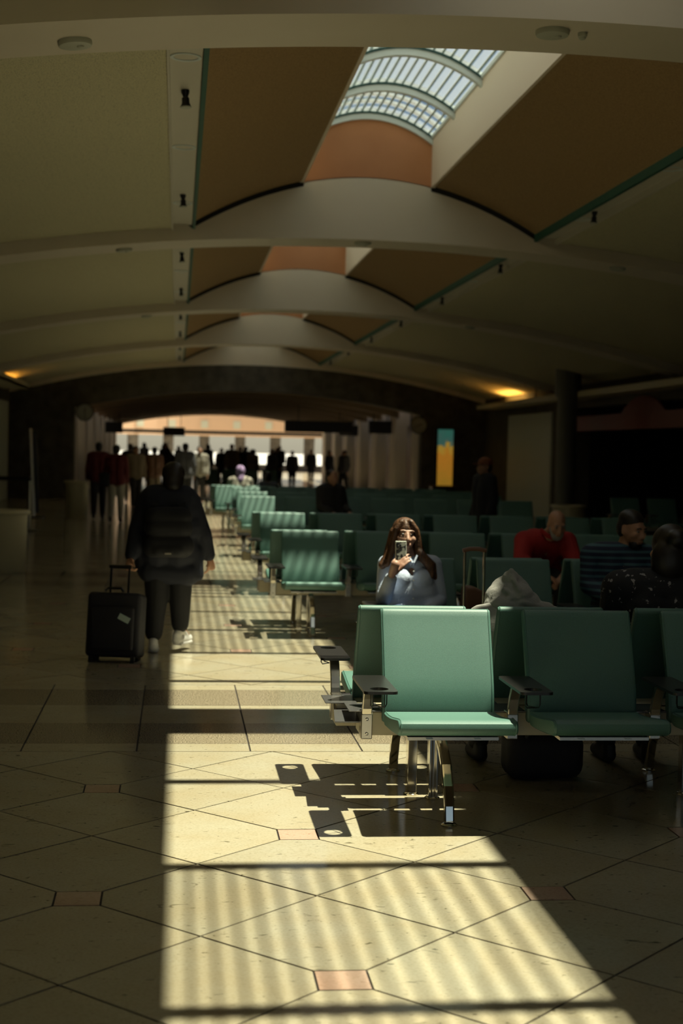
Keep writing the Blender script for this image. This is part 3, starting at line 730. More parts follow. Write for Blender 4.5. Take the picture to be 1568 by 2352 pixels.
def face_details(p, c, R, s=1.0, brow='dark_hair'):
    for sx in (-1, 1):
        q = MB().sphere((0, 0, 0), .0115*s, 12, 8).build('eye', cmat('eye_white', (.30, .27, .24), .4), p, smooth=True); q.location = Vector(c)+R @ Vector((sx*.031*s, -.0735*s, .006*s))
        MB().sphere((0, 0, 0), .0062*s, 10, 6).build('iris', 'black', q).location = R @ Vector((0, -.0075*s, 0))
        MB().tube([Vector(c)+R @ (Vector(v)*s) for v in ((sx*.014, -.089, .027), (sx*.032, -.090, .033), (sx*.050, -.080, .027))], .0035*s, 6).build('eyebrow', brow, p)
    MB().tube([Vector(c)+R @ (Vector(v)*s) for v in ((-.022, -.093, -.067), (0, -.099, -.066), (.022, -.093, -.067))], .003*s, 6).build('mouth_line', cmat('lip', (.25, .08, .06), .5), p)
def hand_caps(wr, d, n, thumb, curl=.35, s=1.0, spread=.0):
    """wr wrist, d towards the knuckles, n the way the palm faces, thumb: +1/-1 side along d x n"""
    wr = Vector(wr); d = Vector(d).normalized(); n = (Vector(n)-d*Vector(n).dot(d)).normalized(); sd = d.cross(n)*thumb
    L = []
    for o in (-.026, -.009, .009, .026): L.append(cap(wr+d*.012*s+sd*o*.6*s, .013*s, wr+d*.082*s+sd*o*s, .0115*s))
    for o, ln, rr in ((-.028, .060, .0078), (-.0095, .076, .0085), (.0095, .082, .0088), (.028, .074, .0085)):
        p = wr+d*.084*s+sd*o*s; a = 0
        for q, f_ in enumerate((.45, .32, .26)):
            a += curl*(1.0 if q else .7); v = (d*math.cos(a)+n*math.sin(a)) + sd*spread*o*20
            p2 = p+v.normalized()*ln*f_*s; L.append(cap(p, rr*s*(1-.10*q), p2, rr*s*(.92-.10*q))); p = p2
    p = wr+d*.022*s+sd*.024*s; v = (d*.62+sd*.66+n*.30).normalized(); p2 = p+v*.042*s; L.append(cap(p, .0125*s, p2, .0105*s))
    v = (d*.80+sd*.25+n*.50).normalized(); p3 = p2+v*.030*s; L.append(cap(p2, .0105*s, p3, .0095*s)); L.append(cap(p3, .0095*s, p3+(d*.8+n*.5-sd*.1).normalized()*.022*s, .008*s))
    return L
STAND = dict(pelvis=(0, .01, .93), waist=(0, 0, 1.08), chest=(0, .01, 1.27), neck=(0, .02, 1.45), head=(0, -.01, 1.575),
             sl=(-.175, .01, 1.39), sr=(.175, .01, 1.39), el=(-.225, .03, 1.12), er=(.225, .03, 1.12), wl=(-.235, -.05, .88), wr=(.235, -.05, .88),
             hl=(-.085, 0, .90), hr=(.085, 0, .90), kl=(-.09, -.02, .50), kr=(.09, -.02, .50), al=(-.09, .03, .09), ar=(.09, .03, .09), tl=(-.10, -.12, .035), tr=(.10, -.12, .035))
SIT = dict(pelvis=(0, 0, .55), waist=(0, .03, .70), chest=(0, .06, .90), neck=(0, .06, 1.07), head=(0, .02, 1.185),
           sl=(-.175, .06, 1.00), sr=(.175, .06, 1.00), el=(-.22, .0, .75), er=(.22, .0, .75), wl=(-.15, -.22, .68), wr=(.15, -.22, .68),
           hl=(-.09, -.02, .53), hr=(.09, -.02, .53), kl=(-.11, -.44, .52), kr=(.11, -.44, .52), al=(-.11, -.42, .10), ar=(.11, -.42, .10), tl=(-.12, -.57, .035), tr=(.12, -.57, .035))
def joints(base, k=1.0, **kw):
    j = {a: Vector(b)*k for a, b in base.items()}
    for a, b in kw.items(): j[a] = Vector(b)
    return j
def body_caps(j, f=1.0, R=None, hands=True, hs=1.0, curls=(.35, .35)):
    L = head_caps(j['head'], R or rot(), hs)
    hb = j['head']+(R or rot()) @ Vector((0, .03, -.06))
    L += [cap(j['neck'], .056*f, hb, .050*f), cap(j['chest'], .115*f, j['neck'], .06*f)]
    L += torso_caps(j, f, -.012) + leg_caps(j, f, -.008, True)
    for s in 'lr':
        L += arm_caps(j, s, f, -.006)
        if hands:
            d = (j['w'+s]-j['e'+s]).normalized(); th = 1 if s == 'l' else -1
            nn = Vector((1 if s == 'l' else -1, 0, 0)) if abs(d.z) > .6 else Vector((0, 0, -1))
            L += hand_caps(j['w'+s], d, nn, th if abs(d.z) > .6 else -th, curls[0 if s == 'l' else 1])
        else: L += [cap(j['w'+s], .028, j['w'+s]+(j['w'+s]-j['e'+s]).normalized()*.09, .03)]
    return L
def torso_caps(j, f=1.0, e=0.0):
    up = (j['neck']-j['chest']).normalized()
    L = [cap(j['sl'].lerp(j['sr'], .18), .082*f+e, j['sl'].lerp(j['sr'], .82), .082*f+e)]
    for a, b, w0, w1, r0, r1 in (('chest', 'waist', .075, .055, .115, .105), ('waist', 'pelvis', .055, .075, .105, .118)):
        for sx in (-1, 1): L.append(cap(j[a]+Vector((sx*w0*f, 0, 0)), r0*f+e, j[b]+Vector((sx*w1*f, 0, 0)), r1*f+e))
    mid = (j['sl']+j['sr'])/2
    for sx in (-1, 1): L.append(cap(mid+Vector((sx*.07*f, 0, 0))-up*.03, .095*f+e, j['chest']+Vector((sx*.075*f, 0, 0)), .115*f+e))
    return L
def arm_caps(j, s, f=1.0, e=0.0, to=1.0):
    w_ = j['e'+s].lerp(j['w'+s], to)
    return [cap(j['s'+s], .062*f+e, j['e'+s], .046*f+e), cap(j['e'+s], .046*f+e, w_, (.046-.014*to)*f+e), cap(j['s'+s], .065*f+e, (j['sl']+j['sr'])/2, .07*f+e)]
def leg_caps(j, f=1.0, e=0.0, feet=False, to=1.0):
    L = [cap(j['hl'], .10*f+e, j['hr'], .10*f+e), cap(j['pelvis'], .11*f+e, (j['hl']+j['hr'])/2, .10*f+e)]
    for s in 'lr':
        a_ = j['k'+s].lerp(j['a'+s], to)
        L += [cap(j['h'+s], .092*f+e, j['k'+s], .062*f+e), cap(j['k'+s], .062*f+e, j['k'+s].lerp(j['a'+s], .35), .058*f+e), cap(j['k'+s].lerp(j['a'+s], .35), .058*f+e, a_, .042*f+e)]
        if feet: L += [cap(j['a'+s], .038, j['t'+s], .024), cap(j['a'+s], .036, j['a'+s]+(j['a'+s]-j['t'+s])*.25+Vector((0, 0, -.05)), .03)]
    return L
def shoe_caps(j, s, e=.012):
    a, t = j['a'+s], j['t'+s]; d = (t-a); d.z = 0; d = d.normalized() if d.length > .01 else Vector((0, -1, 0))
    heel = Vector((a.x, a.y, t.z))-d*.055; ball = t-d*.05; up = Vector((0, 0, 1))
    return [cap(heel+up*.006, .036+e*.3, ball+up*.0, .036+e*.3), cap(ball, .036+e*.3, t, .030+e*.3), cap(heel+up*.045, .036, a+up*.0, .038), cap(a, .036, ball+up*.012, .034)]
def cmat(name, c, rough=.8, **k):
    if name not in M: M[name] = mat(name, c, rough, **k)
    return name
cmat('skin_tan', (.42, .22, .13), .5); cmat('skin_fair', (.44, .25, .17), .5); cmat('skin_dark', (.16, .08, .05), .5)
cmat('black_cloth', (.006, .006, .008)); cmat('navy_cloth', (.007, .009, .018)); cmat('dark_cloth', (.02, .018, .016))
cmat('white_shoe', (.75, .73, .68), .5); cmat('dark_hair', (.012, .008, .006), .45); cmat('brown_hair', (.13, .055, .018), .52, noise=(70, (.045, .018, .007), .35, .65, 3, (1, 1, .10)), bump=(90, .5))
cmat('grey_hoodie', (.34, .33, .30), .9, bump=(26, .7)); cmat('red_cloth', (.34, .012, .010)); cmat('dim_red_cloth', (.09, .006, .008)); cmat('denim', (.035, .06, .12), .85, bump=(400, .3))
cmat('blue_shirt', (.50, .57, .70), .8, bump=(22, .9)); cmat('tan_leather', (.16, .075, .04), .5); cmat('grey_cloth', (.10, .10, .105)); cmat('beige_cloth', (.20, .15, .09)); cmat('light_cloth', (.34, .31, .25)); cmat('lavender', (.38, .26, .46), .8); cmat('grey_beard', (.32, .30, .27), .9, bump=(200, .8)); cmat('rubber', (.015, .015, .015), .6)

def add(p, name, caps, vox, m, it=4): return blob(name, caps, vox, m, p, it)
def person(loc, rz, label, group=None):
    return empty('person', loc, rz, label=label, cat='person', group=group)

# ---- walker with suitcase, back to the camera (faces +y): built in world axes, x to the right
p = person((-.06, 11.75, 0), 0, 'person in dark jacket and white sneakers walking away with a suitcase')
k = .885
j = joints(STAND, k, head=(.03, .03, 1.395), neck=(.015, .0, 1.265), sl=(-.165, 0, 1.195), sr=(.165, 0, 1.195), el=(-.245, -.02, .97), er=(.275, .0, .93), wl=(-.285, -.13, .765), wr=(.322, .03, .765),
           hl=(-.09, 0, .80), hr=(.09, 0, .80), kl=(-.085, .02, .45), kr=(.10, .05, .46), al=(-.105, .04, .105), ar=(.105, .12, .175), tl=(-.10, .18, .035), tr=(.175, .25, .085))
add(p, 'body', body_caps(j, .98, rot(0, 0, PI), hands=False) + hand_caps(j['wr'], (.02, .02, -1), (-1, .3, 0), 1, .42, .95) + hand_caps(j['wl'], (-.1, -.3, -1), (1, 0, 0), 1, .9, .95), .007, 'skin_tan', 3)
jk = torso_caps(j, 1.06, .05) + arm_caps(j, 'l', 1.12, .018, .93) + arm_caps(j, 'r', 1.12, .018, .93)
jk += [cap((-.12, .0, .80), .13, (.13, .0, .80), .13), cap((-.13, .0, .66), .115, (.15, .0, .64), .115), cap((.20, -.02, .80), .075, (.235, -.03, .62), .05), cap((-.2, -.02, .80), .07, (-.2, -.02, .68), .06), cap((-.13, .02, 1.16), .10, (.13, .02, 1.16), .10), cap((-.1, 0, 1.0), .17, (.1, 0, 1.0), .17)]
add(p, 'jacket', jk, .012, 'navy_cloth')
add(p, 'hood', [cap((-.07, -.02, 1.23), .07, (.08, -.02, 1.23), .07), cap((-.04, -.07, 1.19), .06, (.05, -.07, 1.19), .06)], .012, 'dark_cloth')
tr = [cap(j['hl'], .12, j['hr'], .12)]
for s, e_ in (('l', .86), ('r', .86)):
    a_ = j['k'+s].lerp(j['a'+s], e_); tr += [cap(j['h'+s], .115, j['k'+s], .092), cap(j['k'+s], .092, a_, .072)]
add(p, 'trousers', tr, .012, 'black_cloth')
add(p, 'hair', [ell((.03, .02, 1.42), (.092, .105, .095)), ell((.03, -.03, 1.37), (.085, .075, .10)), ell((.03, -.06, 1.33), (.07, .05, .06))], .009, 'dark_hair')
bp_ = add(p, 'backpack', [cap((-.10, -.20, 1.08), .085, (.10, -.20, 1.08), .085), cap((-.11, -.21, .86), .095, (.11, -.21, .86), .095), cap((-.10, -.21, 1.0), .09, (.10, -.21, 1.0), .09), cap((-.08, -.27, .83), .05, (.08, -.27, .83), .05)], .012, 'black_cloth')
MB().box((-.025, -.322, .80), (.025, -.318, .812)).build('logo_patch', 'light_cloth', bp_)
for sx in (-1, 1): MB().tube([(sx*.10, -.16, 1.16), (sx*.11, -.06, 1.275), (sx*.12, .06, 1.25), (sx*.13, .13, 1.1)], 0, flat=(.05, .012)).build('strap', 'black_cloth', bp_)
for s in 'lr':
    sh_ = add(p, 'shoe', shoe_caps(j, s), .008, 'white_shoe', 3)
    a, t = j['a'+s], j['t'+s]; hd = Vector((t.x-a.x, t.y-a.y, 0)).normalized(); c0 = Vector((a.x, a.y, t.z-.026))-hd*.05
    c1 = Vector((t.x, t.y, t.z-.026)); MB().tube([c0, c1], 0, flat=(.082, .022)).build('sole', 'white_shoe', sh_, bevel=.008)
    MB().tube([Vector((a.x, a.y, a.z+.03))-hd*.037, Vector((a.x, a.y, a.z-.01))-hd*.042], 0, flat=(.02, .004)).build('heel_tab', 'dark_cloth', sh_)

# ---- the suitcase
sc_ = empty('suitcase', (-.47, 11.16, 0), .18, label='dark soft suitcase with white tag, pulled by the walking person', cat='suitcase'); sc_.rotation_euler = (-.16, .0, -.20)
cmat('suitcase_cloth', (.012, .011, .016), .7, bump=(300, .3))
MB().box((-.205, -.01, .045), (.205, .23, .53)).build('shell', 'suitcase_cloth', sc_, bevel=.035, bseg=4, smooth=True)
MB().box((-.165, -.045, .09), (.165, .0, .42)).build('front_pocket', 'suitcase_cloth', sc_, bevel=.02, bseg=3, smooth=True)
MB().tube([(-.07, -.01, .535), (-.05, .0, .56), (.05, .0, .56), (.07, -.01, .535)], .011).build('top_handle', 'black', sc_)
for x in (-.07, .07): MB().tube([(x, .15, .40), (x, .15, .735)], .009).build('handle_tube', 'wire', sc_)
MB().tube([(-.085, .15, .735), (.085, .15, .735)], .016, 10).build('pull_grip', 'black', sc_)
MB().box((-.06, -.0505, .34), (.03, -.047, .385), Matrix.Translation((-.05, 0, 0)) @ Matrix.Rotation(.45, 4, 'Y') @ Matrix.Translation((.0, 0, 0))).build('luggage_label', cmat('label_paper', (.45, .55, .48)), sc_)
for x in (-.16, .16):
    wh = MB().lathe([(.042, -.018), (.045, -.012), (.045, .012), (.042, .018)], (x, .17, .045), 20, 'x').build('wheel', 'rubber', sc_); MB().box((x-.03, .12, .05), (x+.03, .21, .10)).build('wheel_housing', 'black', wh)
    MB().box((x-.015, .0, .0), (x+.015, .03, .06)).build('stand_foot', 'black', sc_)

# ---- woman in a blue shirt photographing with her phone (faces the camera)
WX, WY = 1.565, 9.79
p = person((WX, WY, 0), 0, 'woman in light blue shirt holding up a phone, seated facing the camera')
j = joints(SIT, 1.0, pelvis=(.0, -.0, .535), waist=(-.0, .015, .66), chest=(-.0, .05, .80), neck=(-.01, .05, .955), head=(-.045, -.01, 1.065), sl=(-.150, .04, .868), sr=(.150, .04, .868),
           el=(-.190, -.09, .645), er=(.200, -.0, .64), wl=(-.165, -.300, .842), wr=(.10, -.19, .60))
Rh = rot(-.12, .05, .06)
add(p, 'body', body_caps(j, .93, Rh, hands=False, hs=.96) + hand_caps(j['wl'], (.62, -.05, .75), (.55, .80, -.10), 1, .24, 1.0, .12) + hand_caps(j['wr'], (-.6, -.7, -.2), (0, .2, -1), 1, .4, .9), .006, 'skin_fair', 3)
add(p, 'shirt', torso_caps(j, .90, .008) + arm_caps(j, 'l', .95, .010, .80) + arm_caps(j, 'r', .95, .012, .9) + [ell((-.072, -.075, .785), (.072, .068, .07)), ell((.072, -.075, .785), (.072, .068, .07)), cap((-.1, -.02, .60), .115, (.1, -.02, .60), .115), cap((-.085, -.03, .69), .10, (.085, -.03, .69), .10)], .009, 'blue_shirt', 4)
col_ = MB(); col_.tube([(-.055, .06, .985), (-.062, .0, .965), (-.03, -.06, .925), (-.004, -.085, .885)], 0, flat=(.012, .045)).build('collar', 'blue_shirt', p); MB().tube([(.045, .06, .985), (.055, .0, .965), (.03, -.06, .925), (.008, -.085, .885)], 0, flat=(.012, .045)).build('collar', 'blue_shirt', p)
for z in (.84, .78, .72, .66): MB().sphere((.002, -.128 if z > .7 else -.135, z), .006, 8, 6).build('button', 'white_shoe', p)
add(p, 'jeans', leg_caps(j, 1.02, .012, False, .97), .012, 'denim', 4)
bt = MB().lathe([(.183, -.018), (.186, -.012), (.186, .012), (.183, .018)], (0, 0, 0), 32).build('belt', 'tan_leather', p); bt.location = (0, -.015, .592); bt.scale = (1.08, .76, 1); bt.rotation_euler = (.12, 0, 0)
face_details(p, j['head'], Rh, .96, 'brown_hair')
hc = j['head']; hl = [ell(hc+Vector((0, .026, .050)), (.084, .100, .078))]
H_ = lambda *p: hc+Vector(p)
for sx in (-1, 1):
    hl += [cap(H_(sx*.030, -.045, .098), .022, H_(sx*.066, -.052, .050), .020), cap(H_(sx*.066, -.052, .050), .020, H_(sx*.080, -.035, -.02), .020), cap(H_(sx*.080, -.035, -.02), .022, H_(sx*.088, -.03, -.09), .026),
           cap(H_(sx*.074, .015, .03), .030, H_(sx*.092, .02, -.07), .034), cap(H_(sx*.092, .02, -.07), .036, H_(sx*.110, .0, -.14), .036)]
hl += [cap(H_(-.110, .0, -.14), .034, H_(-.150, -.02, -.195), .028), cap(H_(-.088, -.03, -.09), .024, H_(-.120, -.04, -.185), .020),
       cap(H_(.088, -.03, -.09), .028, H_(.118, -.055, -.135), .034), cap(H_(.118, -.055, -.135), .032, H_(.165, -.06, -.185), .036), cap(H_(.165, -.06, -.185), .034, H_(.170, -.095, -.255), .022), cap(H_(.110, .0, -.14), .036, H_(.185, -.02, -.19), .030), cap(H_(.185, -.02, -.19), .028, H_(.20, -.07, -.27), .016),
       ell(H_(0, .07, -.03), (.082, .055, .11)), cap(H_(-.05, .08, -.1), .05, H_(.05, .08, -.1), .05)]
add(p, 'hair', hl, .0075, 'brown_hair', 3)
ph = empty('phone', (WX-.112, WY-.288, .975), label='phone in patterned case held up by the woman in blue', cat='phone'); ph.rotation_euler = (-.10, 0, .05)
cmat('phone_case', (.35, .36, .30), .35, noise=(45, (.02, .02, .02), .48, .52, 2)); cmat('phone_rim', (.70, .72, .62), .3); cmat('screen', (.01, .01, .012), .1)
MB().box((-.037, -.004, -.075), (.037, .005, .075)).build('rim', 'phone_rim', ph, bevel=.004); MB().box((-.033, -.0052, -.071), (.033, -.0035, .071)).build('case', 'phone_case', ph); MB().box((-.034, .0045, -.071), (.034, .0056, .071)).build('screen', 'screen', ph)
for x, z in ((-.022, .058), (-.006, .046), (-.022, .036)): MB().lathe([(.008, -.0052), (.008, -.008), (.005, -.0085), (.001, -.0085)], (x, 0, z), 14, 'y').build('camera_lens', 'black', ph)
# bag beside her and the trolley in front of the next seat
bg_ = empty('handbag', (2.13, 9.62, .47), .05, label='brown leather bag on the seat beside the woman', cat='bag')
MB().prism([(-.24, 0), (.22, 0), (.20, .20), (.10, .235), (-.05, .225), (-.17, .28), (-.235, .285)], 'y', -.07, .09).build('bag_body', 'tan_leather', bg_, bevel=.022, bseg=3, smooth=True)
MB().tube([(-.06, .0, .225), (-.05, -.01, .255), (.10, -.01, .262), (.12, 0, .235)], .010).build('bag_handle', 'tan_leather', bg_); MB().lathe([(.014, -.004), (.014, .004)], (-.06, -.072, .215), 14, 'y').build('buckle', 'alu', bg_)
tl_ = empty('trolley_case', (1.86, 9.02, 0), label='trolley case with tall silver handle in front of the bag', cat='suitcase')
MB().box((-.19, -.12, .05), (.19, .12, .60)).build('shell', 'suitcase_cloth', tl_, bevel=.04, bseg=3, smooth=True)
for x in (-.062, .062): MB().tube([(x, .09, .5), (x, .09, 1.015)], .009).build('handle_tube', 'alu', tl_)
MB().tube([(-.075, .09, 1.02), (-.03, .09, 1.032), (.03, .09, 1.032), (.075, .09, 1.02)], .014, 10).build('pull_grip', 'tan_leather', tl_)
for x in (-.15, .15):
    for y in (-.09, .09): MB().lathe([(.026, -.012), (.028, 0), (.026, .012)], (x, y, .028), 16, 'x').build('wheel', 'rubber', tl_)

# ---- hooded figure in the row facing away
p = person((1.72, 7.28, 0), PI, 'person in a grey hooded sweatshirt slumped in the nearest row facing away')
j = joints(SIT, .96, chest=(.02, .04, .74), waist=(0, .02, .62), neck=(.02, .0, .85), head=(.03, -.08, .915), sl=(-.15, .03, .79), sr=(.19, .03, .79), el=(-.2, -.05, .62), er=(.25, -.02, .60), wl=(-.09, -.22, .60), wr=(.11, -.22, .60))
add(p, 'body', body_caps(j, .92, rot(.5, .15, 0), True, .88), .010, 'skin_fair', 3)
add(p, 'sweatshirt', torso_caps(j, 1.04, .018) + arm_caps(j, 'l', 1.1, .018, .95) + arm_caps(j, 'r', 1.1, .018, .95), .011, 'grey_hoodie', 5)
hood = [ell((.035, -.05, .935), (.105, .12, .085)), cap((.035, -.03, .96), .075, (.045, .0, 1.005), .045), cap((.045, .0, 1.005), .045, (.048, .02, 1.045), .016), ell((.095, -.03, .895), (.075, .10, .085)), ell((-.02, .0, .885), (.09, .10, .07)), cap((.125, .0, .87), .055, (.16, .0, .77), .055), cap((-.13, .04, .845), .05, (.10, .05, .86), .065), ell((.0, .03, .93), (.065, .07, .055))]
for (a, b, r0, r1) in (((.12, .055, .875), (.0, .095, .895), .016, .014), ((.0, .095, .895), (-.11, .075, .868), .014, .010), ((.105, .075, .90), (.02, .085, .925), .014, .012), ((.02, .085, .925), (-.07, .06, .905), .012, .009), ((.045, .03, 1.02), (.02, .09, .955), .013, .011), ((.09, .055, .955), (.03, .09, .915), .012, .010)): hood.append(cap(a, r0, b, r1))
add(p, 'hood', hood, .007, 'grey_hoodie', 2)
for s_ in 'lr': add(p, 'shoe', shoe_caps(j, s_), .01, 'rubber', 2)
add(p, 'trousers', leg_caps(j, 1.04, .014, False, .97), .014, 'dark_cloth')

# ---- man in the red shirt, leaning forward (faces the camera)
p = person((3.24, 13.02, 0), 0, 'bald bearded man in a red shirt leaning forward in his seat')
j = joints(SIT, 1.0, waist=(0, -.02, .70), chest=(.0, -.20, .84), neck=(.03, -.33, .95), head=(.05, -.43, 1.03), sl=(-.19, -.25, .865), sr=(.19, -.25, .865), el=(-.25, -.42, .70), er=(.22, -.44, .68), wl=(-.08, -.60, .60), wr=(.06, -.60, .58))
Rm = rot(.45, 0, .12)
add(p, 'body', body_caps(j, 1.05, Rm), .009, 'skin_tan', 3)
add(p, 'shirt', torso_caps(j, 1.12, .014) + [c for s in 'lr' for c in arm_caps(j, s, 1.15, .022, .12)], .012, 'red_cloth')
MB().tube([(-.06, -.32, .97), (-.03, -.40, .93), (.02, -.43, .91), (.09, -.40, .93), (.12, -.32, .97)], 0, flat=(.014, .04)).build('collar', 'red_cloth', p)
face_details(p, j['head'], Rm, 1.0, 'grey_beard')
hc = j['head']
add(p, 'beard', [ell(hc+Rm @ Vector((0, -.055, -.09)), (.052, .045, .042), Rm)] + [cap(hc+Rm @ Vector((sx*.06, -.015, -.03)), .014, hc+Rm @ Vector((sx*.04, -.06, -.085)), .018) for sx in (-1, 1)], .008, 'grey_beard', 2)
add(p, 'trousers', leg_caps(j, 1.05, .014, False, .97), .013, 'dark_cloth')

# ---- man in the striped shirt (row of the woman) and woman in dark floral top (nearest row, facing away)
def stripe_mat():
    m = bpy.data.materials.new('navy_striped'); m.use_nodes = True; n = m.node_tree.nodes; l = m.node_tree.links; p_ = n['Principled BSDF']; p_.inputs['Roughness'].default_value = .8
    tc = n.new('ShaderNodeTexCoord'); wv = n.new('ShaderNodeTexWave'); wv.bands_direction = 'Z'; wv.inputs['Scale'].default_value = 7.5; wv.inputs['Distortion'].default_value = .4
    r = n.new('ShaderNodeValToRGB'); e = r.color_ramp.elements; e[0].position = .62; e[0].color = (.012, .018, .045, 1); e[1].position = .72; e[1].color = (.05, .12, .15, 1)
    l.new(tc.outputs['Object'], wv.inputs['Vector']); l.new(wv.outputs['Fac'], r.inputs[0]); l.new(r.outputs[0], p_.inputs['Base Color']); return m
M['striped'] = stripe_mat()
p = person((3.02, 9.80, 0), 0, 'bearded man in a navy striped shirt, seated facing the camera')
j = joints(SIT, 1.0, head=(.07, .0, 1.135), neck=(.04, .05, 1.02), chest=(0, .06, .86), sl=(-.195, .05, .95), sr=(.195, .05, .95))
Rs = rot(.22, 0, .55)
add(p, 'body', body_caps(j, 1.0, Rs), .010, 'skin_tan', 3)
add(p, 'shirt', torso_caps(j, 1.06, .014) + [c for s in 'lr' for c in arm_caps(j, s, 1.05, .018, .85)], .012, 'striped')
face_details(p, j['head'], Rs)
hc = j['head']
add(p, 'beard', [ell(hc+Rs @ Vector((0, -.05, -.09)), (.05, .042, .04), Rs)], .009, 'dark_hair', 2)
add(p, 'hair', [ell(hc+Rs @ Vector((0, .03, .06)), (.082, .095, .075), Rs), ell(hc+Rs @ Vector((0, .06, 0)), (.078, .06, .08), Rs)], .009, 'dark_hair', 2)
add(p, 'trousers', leg_caps(j, 1.03, .014, False, .97), .014, 'dark_cloth')
cmat('floral', (.008, .008, .010), .8, noise=(34, (.30, .28, .28), .33, .37, 2))
p = person((2.42, 7.26, 0), PI, 'woman with dark hair in a black floral top, seated facing away')
j = joints(SIT, 1.0, head=(-.06, .0, 1.165), neck=(-.03, .05, 1.04), chest=(0, .05, .86), sl=(-.2, .05, .965), sr=(.2, .05, .965))
add(p, 'body', body_caps(j, 1.0, rot(.1, 0, .3)), .010, 'skin_tan', 3)
add(p, 'blouse', torso_caps(j, 1.10, .022) + [c for s in 'lr' for c in arm_caps(j, s, 1.18, .025, .6)], .012, 'floral')
hc = j['head']
add(p, 'hair', [ell(hc+Vector((0, .03, .03)), (.095, .11, .105)), ell(hc+Vector((.02, .09, -.05)), (.10, .07, .12)), ell(hc+Vector((0, .12, .06)), (.055, .05, .05))], .01, 'dark_hair', 2)
for s_ in 'lr': add(p, 'shoe', shoe_caps(j, s_), .01, 'rubber', 2)
add(p, 'trousers', leg_caps(j, 1.03, .014, False, .97), .014, 'dark_cloth')

# ---- distant figures: a few builds, each copy with its own clothes
def walker_proto(rz_face, bag=False):
    j = joints(STAND, 1.0, kl=(-.09, -.08, .50), kr=(.09, .03, .50), al=(-.09, -.10, .09), ar=(.09, .16, .12), tl=(-.10, -.24, .035), tr=(.10, .02, .05))
    d = {}
    holder = bpy.data.objects.new('tmp', None); COL.objects.link(holder)
    d['body'] = add(holder, 'body', body_caps(j, 1.0, rot(), True), .014, 'skin_tan', 2).data
    d['top'] = add(holder, 'top', torso_caps(j, 1.08, .018) + [c for s in 'lr' for c in arm_caps(j, s, 1.1, .016, .92)] + [cap((-.07, 0, .90), .13, (.07, 0, .90), .13)], .018, 'dark_cloth', 3).data
    d['trousers'] = add(holder, 'trousers', leg_caps(j, 1.05, .014, False, .98), .018, 'dark_cloth', 3).data
    hc = j['head']
    d['hair'] = add(holder, 'hair', [ell(hc+Vector((0, .03, .045)), (.085, .095, .08)), ell(hc+Vector((0, .06, -.01)), (.08, .06, .09))], .014, 'dark_hair', 2).data
    d['shoe_l'] = add(holder, 'shoe', shoe_caps(j, 'l'), .012, 'rubber', 2).data; d['shoe_r'] = add(holder, 'shoe', shoe_caps(j, 'r'), .012, 'rubber', 2).data
    for o in list(holder.children): bpy.data.objects.remove(o)
    bpy.data.objects.remove(holder); return d
WK = walker_proto(0)
def sitter_proto():
    j = joints(SIT); d = {}; holder = bpy.data.objects.new('tmp', None); COL.objects.link(holder)
    d['body'] = add(holder, 'body', body_caps(j, 1.0, rot(.2), True), .014, 'skin_tan', 2).data
    d['top'] = add(holder, 'top', torso_caps(j, 1.08, .018) + [c for s in 'lr' for c in arm_caps(j, s, 1.1, .016, .9)], .018, 'dark_cloth', 3).data
    d['trousers'] = add(holder, 'trousers', leg_caps(j, 1.05, .014, False, .98), .018, 'dark_cloth', 3).data
    hc = j['head']; d['hair'] = add(holder, 'hair', [ell(hc+Vector((0, .03, .045)), (.085, .095, .08)), ell(hc+Vector((0, .06, -.01)), (.08, .06, .09))], .014, 'dark_hair', 2).data
    d['scarf'] = add(holder, 'headscarf', [ell(hc+Vector((0, .02, .02)), (.10, .115, .12)), cap(hc+Vector((0, .05, -.1)), .09, hc+Vector((0, .05, -.16)), .11)], .014, 'lavender', 2).data
    for o in list(holder.children): bpy.data.objects.remove(o)
    bpy.data.objects.remove(holder); return d
ST = sitter_proto()
def dress(proto, loc, rz, k, label, top, tro, skin='skin_tan', hair='dark_hair', scarf=None, group=None):
    p = person(loc, rz, label, group); p.scale = (k, k, k)
    def put(nm, key, m):
        o = link(nm, proto[key], p); o.material_slots[0].link = 'OBJECT'; o.material_slots[0].material = M[m]; return o
    put('body', 'body', skin); put('top', 'top', top); put('trousers', 'trousers', tro)
    if scarf: put('headscarf', 'scarf', scarf)
    else: put('hair', 'hair', hair)
    if 'shoe_l' in proto: put('shoe', 'shoe_l', 'rubber'); put('shoe', 'shoe_r', 'rubber')
    return p
cm_ = dress(WK, (3.93, 18.75, 0), -1.25, .93, 'standing man in dark clothes and an orange cap, right of the woman', 'black_cloth', 'black_cloth')
cmat('orange_cap', (.20, .06, .02)); MB().lathe([(.10, 0), (.102, .03), (.085, .075), (.05, .10), (.005, .11)], (0, .01, 1.60), 20).build('cap', 'orange_cap', cm_, smooth=True); MB().lathe([(.085, 0), (.085, .012)], (0, -.09, 1.605), 20).build('cap_peak', 'orange_cap', cm_)
rc = dress(WK, (-1.28, 31.6, 0), PI-.1, .97, 'walker in a red coat and pale trousers with a black shoulder bag', 'dim_red_cloth', 'light_cloth', group='distant walkers')
MB().box((.12, .05, .78), (.34, .20, 1.08)).build('shoulder_bag', 'black_cloth', rc, bevel=.04, bseg=3, smooth=True); MB().tube([(.23, .12, 1.05), (.15, .05, 1.42), (.05, -.08, 1.40)], 0, flat=(.02, .006)).build('bag_strap', 'black_cloth', rc)
dress(WK, (-1.72, 33.0, 0), PI, 1.0, 'dark red walker just left of the red coat', 'dim_red_cloth', 'black_cloth', group='distant walkers')
dress(WK, (.20, 38.5, 0), PI, 1.02, 'walker in a grey top above the suitcase puller, backlit', 'grey_cloth', 'dark_cloth', group='distant walkers')
